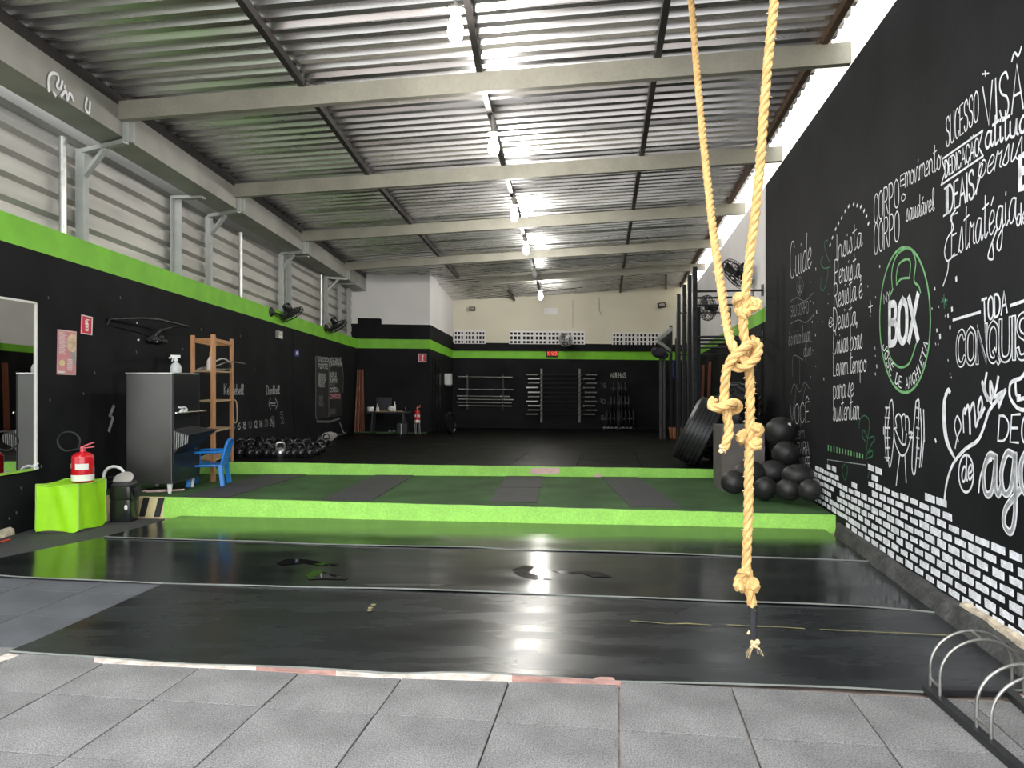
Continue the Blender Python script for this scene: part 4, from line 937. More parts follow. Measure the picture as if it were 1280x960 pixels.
# poster and sign
def flat_panel(P, c4, name, label, cat, mt, depth=.006, face=None):
    cx, cy = sum(p[0] for p in c4)/4, sum(p[1] for p in c4)/4; t = thing(name, label, cat, P.hit(cx, cy, .001), P.rz); c = V(*t.location)
    q = []
    for p in c4:
        h = P.hit(*p)-c; q.append((h.dot(P.d), h.z))
    MB().add([(a, -.0005, b) for a, b in q]+[(a, -depth, b) for a, b in q], [(4, 5, 6, 7), (0, 1, 5, 4), (1, 2, 6, 5), (2, 3, 7, 6), (3, 0, 4, 7)]).build('panel', mt, t, smooth=False)
    return t, q
def inset(t, q, name, mt, quads, y):
    m = MB()
    for pts in quads:
        vs = []
        for s, v in pts:
            a = [lerp(q[0][k], q[1][k], s) for k in (0, 1)]; b = [lerp(q[3][k], q[2][k], s) for k in (0, 1)]; vs.append((lerp(a[0], b[0], v), -y, lerp(a[1], b[1], v)))
        m.add(vs, [tuple(range(len(vs)))])
    m.build(name, mt, t, smooth=False)
def rect(a, b, c, d): return [(a, b), (c, b), (c, d), (a, d)]
pt, q = flat_panel(WL, [(70.5, 468), (94, 469), (95, 414.5), (71.5, 411.5)], 'poster', 'pink health poster with a portrait, beside the wall mirror', 'poster', 'poster_pink')
inset(pt, q, 'border', 'poster_pale', [rect(0, 0, 1, .03), rect(0, .97, 1, 1), rect(0, 0, .04, 1), rect(.96, 0, 1, 1)], .0065)
inset(pt, q, 'portrait', 'poster_skin', [[(.5, .62), (.62, .54), (.85, .52), (.97, .6), (.97, .92), (.75, .95), (.55, .86), (.47, .74)]], .0068)
inset(pt, q, 'portrait_jacket', 'grey_plastic', [[(.66, .54), (.97, .56), (.97, .2), (.82, .3)]], .0067)
inset(pt, q, 'seal', 'hazard_yellow', [[(.25+.15*cos(a), .26+.075*sin(a)) for a in [2*pi*k/14 for k in range(14)]]], .0068)
inset(pt, q, 'text_lines', 'paper_white', [rect(.08, .93-k*.028, .36+.1*(k % 3)/2, .942-k*.028) for k in range(18)]+[rect(.52, .1+k*.03, .8, .115+k*.03) for k in range(9)]+[rect(.06, .04, .4, .08)], .0069)
sg, q = flat_panel(WL, [(100.2, 417), (114.6, 419), (115.2, 396.5), (101, 393)], 'extinguisher_sign', 'red extinguisher sign with white border above the pink poster', 'sign', 'sign_red')
inset(sg, q, 'border', 'paper_white', [rect(0, 0, 1, .055), rect(0, .945, 1, 1), rect(0, .055, .09, .945), rect(.91, .055, 1, .945)], .0066)
inset(sg, q, 'pictogram', 'paper_white', [rect(.38, .18, .64, .58), [(.38, .58), (.64, .58), (.58, .66), (.44, .66)], rect(.46, .66, .56, .76), [(.42, .76), (.70, .78), (.72, .82), (.42, .82)], [(.34, .5), (.38, .5), (.38, .78), (.33, .74)]], .0068)
inset(sg, q, 'pictogram_band', 'sign_red', [rect(.44, .30, .58, .36), rect(.44, .46, .58, .5)], .0071)
# wall bracket: a bent rod standing off the wall, clamp below
br = wall_thing(WL, 175, 412, 'wall_bracket', 'thin black bent rod bracket on the wall above the cabinet', 'bracket'); c = V(*br.location)
def wl(px, py, off=0.):
    h = WL.hit(px, py)-c; return V(h.dot(WL.d), -off, h.z)
def wfree(px, py, Y):   # local coordinates of a free point
    h = at(px, py, Y)-c; return V(h.dot(WL.d), -h.dot(WL.n), h.z)
m = MB(); m.tube([wl(134, 406, .0), wl(134, 399, .02), wl(163, 398, .16), wl(180, 400, .22), wl(217, 408.5, .22), wl(196, 409.5, .2), wl(192, 413, .1)], .014, 8); m.build('rod', 'black_steel', br)
m = MB(); m.tube([wl(184, 425, .0), wl(186, 420, .08), wl(192, 412, .1)], .022, 8); m.tube([wl(183, 424, .04), wl(203, 427, .05)], .03, 8); m.ball(wl(188, 424, .05), .055); m.ball(wl(196, 422, .05), .045); m.build('clamp', 'black_soft', br)
m = MB(); m.tube([wl(138, 407, .01), wl(160, 412, .01), wl(184, 418, .01)], .008, 6); m.build('rod_shadow', 'black_steel', br)  # thin dark line along the wall, modelled as the rod's shadow
m = MB(); m.ball(wl(172, 425, .01), .014, 8, 6); m.ball(wl(188, 427, .09), .012, 8, 6); m.ball(wl(170, 404, .01), .008, 8, 6); m.build('screw', 'chalk_white', br)

# green covered box with the extinguisher on top
qa, qb, qc = A(45, 667.5), A(98, 667), A(132, 656); qd = qa+qc-qb
qd.x = max(qd.x, LX(qd.y)+.02); gc = (qa+qb+qc+qd)/4; Hb = .485
gbx = thing('covered_box', 'lime green fabric covered box by the left wall carrying the red extinguisher', 'box', (gc.x, gc.y, .0095)); cs = [p-gc for p in (qa, qb, qc, qd)]
m = MB(); vs = []; rr = random.Random(8); N = 10; lev = 7; loop = []
for k in range(4):
    for j in range(N): loop.append((lerp(cs[k], cs[(k+1) % 4], j/N), k, j/N))
nl = len(loop)
for l in range(lev+1):
    h = l/lev
    for (p, k, s) in loop:
        n = V((cs[(k+1) % 4]-cs[k]).y, -(cs[(k+1) % 4]-cs[k]).x, 0).normalized(); w_ = sin(s*pi)*(.012*sin(s*9+k*2+h*3)+.008*sin(s*17+h*5))
        zz = lerp(.012+.012*sin(s*5+k), Hb-.018*sin(s*pi), h); vs.append(p*(1.015-.02*h)+n*w_+V(0, 0, zz))
fs = [(l*nl+i, l*nl+(i+1) % nl, (l+1)*nl+(i+1) % nl, (l+1)*nl+i) for l in range(lev) for i in range(nl)]+[tuple(lev*nl+i for i in range(nl))]
m.add(vs, fs).build('fabric_cover', 'box_green', gbx, angle=50)
for k in range(4):
    m = MB(); m.tube([cs[k]*1.012+V(0, 0, .03), cs[k]*1.0+V(0, 0, Hb*.5), cs[k]*.997+V(0, 0, Hb+.0)], .008, 6); m.build('corner_seam', 'box_trim', gbx)
m = MB(); m.tube([lerp(cs[k], cs[(k+1) % 4], j/6)*.998+V(0, 0, Hb-.018*sin(pi*j/6)) for k in range(4) for j in range(6)], .007, 6, closed=True); m.build('top_seam', 'box_trim', gbx)
m = MB(); m.hexa([p*.9+V(0, 0, .0) for p in cs]+[p*.9+V(0, 0, Hb-.03) for p in cs]); m.build('core', 'box_brown', gbx, smooth=False)
def extinguisher(loc, rz, s, label, hose=True, stand=0.):
    t = thing('fire_extinguisher', label, 'fire extinguisher', loc, rz); r, h = .107*s, .29*s
    z0 = stand
    m = MB(); m.x = Matrix.Translation((0, 0, z0)); m.lathe([(r*.96, .0), (r, .012), (r, h*.86), (r*.93, h*.94), (r*.6, h*1.03), (r*.3, h*1.06), (r*.28, h*1.1)], 28); m.build('cylinder', 'red_gloss', t)
    m = MB(); m.x = Matrix.Translation((0, 0, z0)); m.lathe([(r*1.004, .012*s), (r*1.004, .075*s)], 28, close=False); m.build('base_band', 'paper_white', t)
    m = MB(); m.x = Matrix.Translation((0, 0, z0)); n = 8
    for a0, a1, za, zb_ in ((-1.75, -.55, .13, .19), (-2.9, -2.35, .14, .19)):
        vs = []
        for i in range(n+1): a = lerp(a0, a1, i/n); vs += [(r*1.006*cos(a), r*1.006*sin(a), za*s), (r*1.006*cos(a), r*1.006*sin(a), zb_*s)]
        m.add(vs, [(2*i, 2*i+2, 2*i+3, 2*i+1) for i in range(n)])
    m.build('paper_label', 'paper_white', t)
    m = MB(); m.x = Matrix.Translation((0, 0, z0)); m.lathe([(.022*s, h*1.08), (.026*s, h*1.11), (.026*s, h*1.22), (.012*s, h*1.26)], 14); m.build('valve', 'pink_red', t)
    for za, zb_ in ((1.18, 1.24), (1.22, 1.40)):
        m = MB(); m.bar((-.02*s, 0, z0+h*za), (.125*s, -.02*s, z0+h*zb_), .028*s, .012*s); m.build('handle_lever', 'pink_red', t, smooth=False, bevel=.003)
    m = MB(); m.tube([(-.02*s, -.0, z0+h*1.17), (-.05*s, -.0, z0+h*1.17)], .012*s, 8)
    if hose:
        L = [(-.045*s, 0, z0+h*1.16)]
        for k in range(15):
            a = -pi*.55-2*pi*.83*k/14; L.append((-.135*s+.135*s*cos(a)-.01, .03*s*sin(k*.4), z0+h*1.43+.10*s*sin(a)))
        m.tube(smooth_pts(L, 3), .009*s, 8)
    m.build('hose', 'black_soft', t); return t
p = at(103.5, 600, 7.86); extinguisher((p.x, p.y, Hb+.0035), 0, 1.0, 'red fire extinguisher with a looped black hose standing on the green box')

# bin with an open lid, white curved hose behind
pb = A(150, 654); bn = thing('pedal_bin', 'small black bin with tilted grey lid between green box and cabinet', 'bin', (pb.x, pb.y+.1, .009))
m = MB()
def rbox(m, sx, sy, z0, z1_, n=24, e=.32, k=1.):
    ring = lambda q: [(sx*q*math.copysign(abs(cos(a))**e, cos(a)), sy*q*math.copysign(abs(sin(a))**e, sin(a))) for a in [2*pi*i/n for i in range(n)]]
    vs = [(x, y, z) for z, q in ((z0, .97), (z0+.02, 1), (z1_-.02, k), (z1_, k*.97)) for x, y in ring(q)]
    m.add(vs, [tuple(range(n-1, -1, -1)), tuple(range(3*n, 4*n))]+[(l*n+i, l*n+(i+1) % n, (l+1)*n+(i+1) % n, (l+1)*n+i) for l in range(3) for i in range(n)])
rbox(m, .118, .11, 0, .24); rbox(m, .125, .118, .245, .38, k=.97); m.build('body', 'black_gloss', bn)
m = MB(); rbox(m, .108, .11, .38, .435, k=.9); m.bar((-.12, -.06, .33), (-.12, .06, .33), .03, .05); m.bar((.13, -.04, .3), (.13, .06, .34), .05, .09); m.build('rim', 'black_soft', bn)
m = MB(); m.x = Matrix.Translation((-.01, -.01, .46)) @ Matrix.Rotation(radians(38), 4, 'X'); m.lathe([(.09, -.012), (.102, -.006), (.104, .004), (.098, .010), (.05, .016), (.002, .017)], 26); m.build('lid', 'grey_plastic', bn)
m = MB(); m.x = Matrix.Translation((.07, -.113, .16)) @ Matrix.Diagonal((.6, .2, 1, 1)); m.ball((0, 0, 0), .03); m.build('badge', 'paper_white', bn)
hz = A(125, 650); hs = thing('curved_hose', 'white curved plastic hose standing behind the black bin', 'hose', (-4.40, 8.42, .0))
m = MB(); L = [(-.14, 0, .01), (-.14, 0, .38), (-.15, 0, .45)]+[(-.03+.115*cos(a), 0, .475+.105*sin(a)) for a in [pi-(pi*1.12)*k/12 for k in range(13)]]
m.tube(L, .017, 10); m.build('tube', 'white_plastic', hs)
m = MB(); m.tube([(-.14, 0, .33), (-.14, 0, .44)], .026, 10); m.build('coupling', 'white_plastic', hs)
m = MB(); m.tube([(-.10, .01, .46), (-.02, .0, .47), (.05, .01, .42)], .008, 6); m.tube([(-.12, .02, .40), (0, .02, .43), (.06, .02, .39)], .006, 6); m.build('wire', 'black_soft', hs)

# tall dark cabinet
cb = thing('steel_cabinet', 'tall black steel cabinet on short white legs at the step', 'cabinet', (-3.96, 8.80, z1(-4)), radians(-3)); zt = 1.62-z1(-4); zl = .118
wd, dp = .545, .66    # width seen from the front, depth along the wall
m = MB(); m.hexa([(-wd, 0, zl), (0, 0, zl), (0, dp, zl), (-wd, dp, zl), (-wd, 0, zt), (0, 0, zt), (0, dp, zt), (-wd, dp, zt)]); m.build('body', 'cabinet_side', cb, smooth=False, bevel=.006)
m = MB(); m.box((-wd/2, dp/2, zt+.006), (wd+.02, dp+.02, .016)); m.build('top_panel', 'steel', cb, smooth=False, bevel=.003)
m = MB(); m.box((.006, dp/2, .985), (.012, dp-.01, .82)); m.build('upper_panel', 'cabinet_front', cb, smooth=False, bevel=.003)
m = MB(); m.box((.006, dp/2, .31), (.012, dp-.02, .34)); m.build('lower_panel', 'cabinet_front', cb, smooth=False, bevel=.003)
for y in (.012, dp-.012):
    m = MB(); m.bar((.016, y, zl), (.016, y, zt), .012, .008); m.build('edge_strip', 'black_steel', cb, smooth=False)
m = MB(); m.tube([(.05, -.0, .945), (.05, dp+.10, .945)], .010, 10); m.build('rail', 'chrome', cb)
for y in (.10, .20):
    m = MB(); m.tube([(.05, y-.02, .945), (.06, y, .975), (.06, y+.05, .985), (.06, y+.02, 1.0), (.05, y-.03, 1.01)], .011, 8); m.tube([(.05, y+.01, .95), (.07, y+.03, .965)], .012, 8); m.build('tap', 'white_plastic', cb)
m = MB(); tz0, tz1 = .46, .75   # slatted tray sticking out of the front
m.hexa([(.01, .02, tz0+.06), (.012, .02, tz0), (.012, .46, tz0), (.01, .46, tz0+.06), (.01, .02, tz1-.0), (.20, .02, tz1-.06), (.34, .46, tz1-.02), (.01, .46, tz1+.02)])
m.x = Matrix(); m.build('tray_body', 'black_soft', cb, smooth=False)
for k in range(7):
    x = .022+k*.026; m = MB(); zz = lerp(tz1-.02, tz1-.07, k/6); m.bar((x, .012, lerp(tz0+.05, tz1-.16, k/6)), (x+.006, .012, zz), .006, .012, up=(0, 1, 0)); m.build('grille_slat', 'grey_post', cb, smooth=False)
for x, y in ((-.05, .05), (-.05, dp-.06), (-wd+.05, .05), (-wd+.05, dp-.06)):
    m = MB(); m.x = Matrix.Translation((x, y, 0)); m.lathe([(.018, 0), (.02, .01), (.034, zl+.002)], 14); m.build('leg', 'white_plastic', cb)
m = MB(); m.tube([(-.5, .3, .02), (-.35, .1, .012), (-.2, .15, .012), (0.0, .3, .012)], .012, 6); m.tube([(-.52, .1, .03), (-.42, .05, .02), (-.3, .2, .014), (-.15, .3, .014)], .010, 6)
m.build('cord', 'poster_pale', cb)
# spray bottle on the cabinet
sp = thing('spray_bottle', 'clear spray bottle with white trigger standing on the black cabinet', 'spray bottle', (-4.02, 8.98+.06, 1.62+.014), .6)
m = MB(); m.lathe([(.062, 0), (.066, .01), (.066, .06), (.05, .10), (.022, .125), (.02, .14)], 18); m.build('bottle', 'clear_plastic', sp)
m = MB(); m.lathe([(.026, .138), (.026, .165)], 14); m.bar((-.06, 0, .195), (.05, 0, .195), .034, .035); m.bar((-.055, 0, .18), (-.075, 0, .175), .02, .02); m.bar((-.03, 0, .18), (-.045, 0, .13), .016, .012); m.bar((0, 0, .16), (0, 0, .2), .03, .03); m.build('trigger', 'white_plastic', sp, bevel=.004)
# wooden shelf
sh = thing('wooden_shelf', 'pine ladder shelf frame standing behind the black cabinet', 'shelf', (-4.0, 10.4, z1(-4))); o = V(*sh.location)
corner = {'a': at(266.5, 480, 9.92), 'b': at(241, 480, 10.08), 'c': at(289.5, 480, 10.92)}
corner['d'] = corner['b']+corner['c']-corner['a']
for k, p in corner.items():
    zb_ = z2(p.x, p.y) if k in 'cd' else z1(p.x); zt = 2.15 if k != 'c' else 2.15
    m = MB(); m.bar(V(p.x, p.y, zb_)-o, V(p.x, p.y, zt)-o, .05 if k == 'a' else .04, .06); m.build('post', 'wood', sh, smooth=False, bevel=.004)
for zz, nm_ in ((2.08, 'top_rail'), (1.68, 0), (1.28, 0), (.88, 0), (.50, 0)):
    q = [V(corner[k].x, corner[k].y, zz)-o for k in 'acdb']
    if nm_:
        for i in range(4):
            m = MB(); m.bar(q[i], q[(i+1) % 4], .025, .05); m.build('rail', 'wood', sh, smooth=False, bevel=.003)
    else:
        m = MB(); m.hexa([p-V(0, 0, .022) for p in q]+[p for p in q]); m.build('shelf_board', 'wood_pale', sh, smooth=False, bevel=.003)
c1 = lerp(corner['a'], corner['d'], .3)
bt_ = thing('cleaning_bottle', 'white cleaning bottle on the top board of the pine shelf', 'bottle', (c1.x+.02, c1.y-.12, 1.683))
m = MB(); m.lathe([(.05, 0), (.055, .01), (.055, .12), (.03, .17), (.018, .19)], 16); m.build('bottle', 'white_plastic', bt_); m = MB(); m.lathe([(.02, .188), (.02, .24), (.01, .26)], 12); m.build('cap', 'hazard_yellow', bt_)
c2 = lerp(corner['a'], corner['b'], .5); hb = thing('resistance_band', 'grey looped elastic band lying on the pine shelf top board', 'band', (c2.x-.02, c2.y+.38, 1.69))
m = MB(); m.tube(smooth_pts([(-.2, .05, .02), (-.05, .0, .07), (.1, .08, .16), (.2, .1, .1), (.1, .3, .02), (-.1, .25, .02), (-.2, .05, .02)], 5), .012, 6); m.tube(smooth_pts([(-.22, .0, .01), (0, .1, .06), (.15, .2, .12), (.3, .4, .1)], 5), .009, 6); m.build('loop', 'rack_steel', hb)
c3 = lerp(corner['c'], corner['a'], .15); jr = thing('jump_rope', 'orange cord hanging from the right post of the pine shelf', 'jump rope', (corner['c'].x+.04, corner['c'].y-.05, 1.28))
m = MB(); m.tube(smooth_pts([(0, 0, 0), (.05, 0, -.05), (.055, 0, -.3), (.02, 0, -.33), (.0, 0, -.2)], 5), .008, 6); m.build('cord', 'wood_pale', jr)
# blue chair, facing the left wall
ch = thing('plastic_chair', 'small blue plastic armchair tucked beside the black cabinet', 'chair', (-3.83, 9.56, z1(-3.8)+.009), radians(-80)); s = 1.0
W_, D_, SH = .19, .18, .27
m = MB(); m.grid(lambda u, v: V(lerp(-W_, W_, u), lerp(-D_, D_, v), SH-.018*sin(pi*u)*sin(pi*v)), 8, 8)
m.grid(lambda u, v: V(lerp(W_, -W_, u), lerp(-D_, D_, v), SH-.02-.018*sin(pi*u)*sin(pi*v)), 8, 8)
m.tube([(-W_, -D_, SH-.012), (W_, -D_, SH-.012), (W_, D_, SH-.012), (-W_, D_, SH-.012)], .014, 8, closed=True); m.build('seat', 'blue_plastic', ch)
for sx in (-1, 1):
    for sy in (-1, 1):
        m = MB(); m.bar((sx*(W_+.02), sy*(D_+.025), 0), (sx*(W_-.01), sy*(D_-.01), SH), .075, .05); m.build('leg', 'blue_plastic', ch, smooth=False, bevel=.006)
    m = MB(); m.tube(smooth_pts([(sx*(W_+.01), -D_+.02, SH-.01), (sx*(W_+.02), -D_+.02, .40), (sx*(W_+.02), -D_+.06, .425), (sx*(W_+.015), D_-.03, .43), (sx*W_, D_+.02, .45)], 4), .016, 8); m.build('armrest', 'blue_plastic', ch)
for k in range(5):
    x = lerp(-W_*.75, W_*.75, k/4); m = MB(); m.bar((x, D_-.005, SH-.01), (x*.95, D_+.06, .52), .045, .012, up=(0, 1, 0)); m.build('back_slat', 'blue_plastic', ch, smooth=False, bevel=.003)
m = MB(); m.tube(smooth_pts([(-W_, D_, SH), (-W_*1.0, D_+.045, .46), (-W_*.85, D_+.07, .55), (0, D_+.075, .575), (W_*.85, D_+.07, .55), (W_, D_+.045, .46), (W_, D_, SH)], 5), .018, 8); m.build('back_frame', 'blue_plastic', ch)
# ------------------------------------------------------------------ kettlebells at the left of the rear deck
def kettle(name, loc, s, mt, label, group=None):
    t = thing(name, label, 'kettlebell', loc, random.uniform(-.5, .5), group); r = .075*s
    m = MB(); m.lathe([(r*.62, 0), (r*.72, .004), (r*.95, r*.55), (r, r*.95), (r*.9, r*1.45), (r*.55, r*1.85), (.01, r*2.0)], 18); m.build('body', mt, t)
    m = MB(); m.tube(smooth_pts([(-r*.62, 0, r*1.55), (-r*.82, 0, r*2.2), (-r*.55, 0, r*2.85), (0, 0, r*2.98), (r*.55, 0, r*2.85), (r*.82, 0, r*2.2), (r*.62, 0, r*1.55)], 3), r*.2, 8); m.build('handle', mt, t); return t
OR = ['first', 'second', 'third', 'fourth', 'fifth', 'sixth', 'seventh', 'eighth', 'ninth', 'tenth']
src = None; i = 0
for k, (px, s) in enumerate([(299, 1.2), (312, 1.1), (321, 1.1), (333, 1.0), (342, .9), (350.5, .95), (359, .95), (367, 1.0), (376, 1.0), (387, 1.05)]):
    p = at_deck(px, 572.5-.1*k)
    if k == 5:
        kettle('kettlebell', p, 1.05, 'steel', 'pale steel kettlebell among the black ones in the front row'); continue
    lab = OR[k if k < 5 else k-6]+(' black kettlebell from the left in the front row' if k < 5 else ' black kettlebell right of the pale steel one, front row')
    if src is None: src = kettle('kettlebell', p, 1.1, 'black_gloss', lab, 'black kettlebells on the rear deck'); tr = tree_of(src)
    else:
        d = dup(src, p, random.uniform(-.6, .6), lab, tree=tr); d.scale = (s/1.1,)*3
for k, px in enumerate((301, 313, 325, 337, 349, 361, 372, 383)):
    d = dup(src, at_deck(px, 567), random.uniform(-.6, .6), OR[k]+' black kettlebell from the left in the second row', tree=tr); d.scale = (.95,)*3
for k, px in enumerate((309, 324, 339, 354, 369, 384)):
    d = dup(src, at_deck(px, 562), random.uniform(-.6, .6), OR[k]+' black kettlebell from the left in the back row', tree=tr); d.scale = (.9,)*3
for k, (px, py) in enumerate(((396, 569), (403, 565), (400, 560), (408, 556))):
    d = dup(src, at_deck(px, py), 0, OR[k]+' black kettlebell of those trailing off right toward the chalk board', tree=tr); d.scale = (.85,)*3
# barbell with pale plates lying along the left wall
pa, pb = at_deck(398, 555), at_deck(432, 546.5); t = thing('curl_bar', 'thin bar with two pale plates lying below the chalk workout board', 'barbell', (pa+pb)/2); o = V(*t.location)
m = MB(); m.tube([pa-o+V(0, 0, .09), pb-o+V(0, 0, .09)], .018, 8); m.build('bar', 'steel', t)
for f in (.27, .40, .55):
    d = (pb-pa).normalized(); c = lerp(pa, pb, f)-o+V(0, 0, .1); m = MB(); m.tube([c-d*.03, c+d*.03], .1 if f < .5 else .06, 18); m.build('plate', 'grey_plastic', t)

# ------------------------------------------------------------------ corner with table, sticks, extinguisher
trm = MB(); 
for a, b in ((445, 470), (470, 500), (500, 534)):
    p, q = at(a, 541, 20.0), at(b, 541.5, 20.3); p.z, q.z = z2(p.x, p.y), z2(q.x, q.y); trm.bar(p+V(0, -.2, .015), q+V(0, -.2, .015), .12, .05)
struct(trm.build('trim_1', 'carpet_green', smooth=False))
for k in range(6):
    b = at_deck(443.5+k*2.3, 541.5-(k % 2)); tx = at(447.2+k*1.25, 462, 20.25+.03*(k % 2))
    t = thing('wooden_pole', OR[k]+' brown pole from the left in the bundle leaning in the far left corner', 'pole', b, 0, 'brown poles leaning in the corner')
    m = MB(); m.tube([(0, 0, .02), V(tx.x, tx.y, tx.z)-b], .019, 8); m.build('shaft', 'pvc_brown', t)
tb = at_deck(485, 541.5); tb.y -= .0
tz = at(485, 514.5, tb.y).z-tb.z; t = thing('side_table', 'black table with small items against the far partition wall', 'table', tb); hw = 26.5/F*tb.y
m = MB(); m.box((0, .18, tz-.02), (2*hw, .5, .04)); m.build('table_top', 'black_soft', t, smooth=False, bevel=.005)
for sx in (-1, 1):
    for sy in (0, 1):
        m = MB(); m.bar((sx*(hw-.12), sy*.36-.0, 0), (sx*(hw-.16), sy*.36, tz-.03), .05, .05); m.build('leg', 'black_steel', t, smooth=False)
def local_item(px, py, dx=0): p = at(px, py, tb.y+.05+dx); return V(p.x, p.y, tb.z+tz)
m = MB(); m.box((.05, .16, tz+.004), (.75, .4, .008)); m.build('board', 'wood_pale', t, smooth=False)
p = local_item(463, 513); t2 = thing('white_tub', 'small white tub at the left end of the black table', 'tub', p+V(0, 0, .0)); MB().lathe([(.07, 0), (.085, .01), (.09, .11), (.085, .12)], 16).build('body', 'white_plastic', t2)
p = local_item(472, 513, .1); t2 = thing('white_bottle', 'slim white bottle left of the dark screen on the table', 'bottle', p); MB().lathe([(.04, 0), (.045, .02), (.04, .1), (.015, .14), (.015, .2)], 14).build('body', 'white_plastic', t2)
p = local_item(489, 513); t2 = thing('white_jar', 'round white jar in the middle of the black table', 'jar', p+V(0, 0, .008)); MB().lathe([(.05, 0), (.08, .03), (.085, .09), (.05, .13), (.04, .14)], 16).build('body', 'white_plastic', t2)
p = local_item(492, 510, .12); t2 = thing('white_bottle', 'thin white bottle right of the dark screen on the table', 'bottle', p+V(.02, .06, .008)); MB().lathe([(.03, 0), (.03, .16), (.012, .2), (.012, .26)], 12).build('body', 'white_plastic', t2)
p = local_item(480, 513, .28); t2 = thing('dark_screen', 'dark framed screen standing at the back of the black table', 'screen', p)
MB().box((0, 0, .19), (.42, .04, .36)).build('frame', 'black_soft', t2, smooth=False, bevel=.008); MB().box((0, -.022, .19), (.38, .006, .31)).build('display', 'cabinet_front', t2, smooth=False)
p = local_item(507, 513); t2 = thing('black_pot', 'black pot with lid at the right end of the black table', 'pot', p); MB().lathe([(.07, 0), (.085, .01), (.085, .11), (.06, .13), (.02, .15)], 16).build('body', 'black_gloss', t2)
# dark bags under the table, stool, oval tins
p = at_deck(479, 538); t2 = thing('equipment_pile', 'heap of dark folded bags under the black table', 'bag pile', p+V(0, .05, 0)); rr = random.Random(3)
for k in range(6):
    m = MB(); m.x = Matrix.Rotation(rr.uniform(-.25, .25), 4, 'Y'); m.ball((rr.uniform(-.08, .08), 0, .05+k*.055), .22, 14, 8, 1, .6, .22); m.build('folded_bag', 'black_gloss' if k % 2 else 'leather', t2)
p = at_deck(504, 542); t2 = thing('black_stool', 'black box stool in front of the right end of the table', 'stool', p+V(0, -.12, 0)); MB().box((0, 0, .14), (.28, .2, .28)).build('seat_box', 'black_soft', t2, smooth=False, bevel=.01); MB().bar((-.02, -.105, 0), (-.02, -.105, .27), .015, .01).build('edge_strip', 'steel', t2, smooth=False)
for k, px in enumerate((487.5, 493)):
    p = at_deck(px, 541); t2 = thing('small_tin', ('left' if k == 0 else 'right')+' small silvery tin on the floor under the table', 'tin', p+V(0, -.06, 0)); MB().lathe([(.05, 0), (.055, .01), (.05, .06), (.02, .08)], 12).build('body', 'steel', t2)
p = at_deck(521.5, 542.5); e = extinguisher((p.x, p.y, p.z), .5, .82, 'red fire extinguisher on a low wire stand by the far partition wall', False, .20)
e.scale = (.85, .85, 1.42)
for k in range(4): m = MB(); a = pi/4+k*pi/2; m.tube([(.1*cos(a), .1*sin(a), 0), (.08*cos(a), .08*sin(a), .21)], .008, 6); m.build('stand_leg', 'steel', e)
sg, q = flat_panel(WP, [(523.2, 452.6), (533, 452.6), (533, 442.2), (523.2, 442.2)], 'extinguisher_sign', 'red extinguisher sign on the far partition wall', 'sign', 'sign_red')
inset(sg, q, 'border', 'paper_white', [rect(0, 0, 1, .07), rect(0, .93, 1, 1), rect(0, .07, .07, .93), rect(.93, .07, 1, .93)], .0066)
inset(sg, q, 'pictogram', 'paper_white', [rect(.4, .16, .6, .42), rect(.4, .52, .6, .62), [(.36, .66), (.66, .66), (.6, .84), (.46, .84)]], .0068)
sg, q = flat_panel(WL, [(367.6, 445.5), (373.4, 445.5), (373.4, 437), (367.6, 437)], 'blue_sign', 'small dark blue sign with white mark on the left wall', 'sign', 'sign_blue')
inset(sg, q, 'mark', 'paper_white', [[(.3, .25), (.85, .25), (.85, .6), (.5, .8), (.3, .5)]], .0066)
sw, q = flat_panel(WL, [(344.2, 422.5), (350.5, 424), (350.5, 414.5), (344.2, 413)], 'switch_box', 'small grey electrical box on the left wall under the fan', 'electrical box', 'grey_plastic', .05)
inset(sw, q, 'cover', 'paper_white', [rect(.15, .12, .85, .42), rect(.3, .55, .8, .85)], .0515)
ds = thing('paper_dispenser', 'white towel dispenser on the narrow alcove wall', 'dispenser', WS.hit(557, 474), WS.rz)
m = MB(); m.hexa([(-.2, -.20, -.17), (.2, -.17, -.17), (.2, -.002, -.17), (-.2, -.002, -.17), (-.2, -.17, .17), (.2, -.16, .17), (.2, -.002, .17), (-.2, -.002, .17)]); m.build('housing', 'white_plastic', ds, bevel=.02)
MB().box((0, -.1, -.19), (.25, .1, .05)).build('towel_slot', 'grey_plastic', ds, smooth=False)
p = at_deck(563.5, 543); t2 = thing('weight_plate', 'black weight plate leaning at the foot of the alcove wall', 'weight plate', p+V(0, 0, 0), radians(70)); m = MB(); m.x = Matrix.Translation((0, 0, .3)) @ Matrix.Rotation(pi/2-.12, 4, 'X'); m.lathe([(.03, -.02), (.22, -.02), (.24, -.04), (.29, -.04), (.3, 0), (.29, .04), (.24, .04), (.22, .02), (.03, .02)], 26); m.build('disc', 'black_gloss', t2)

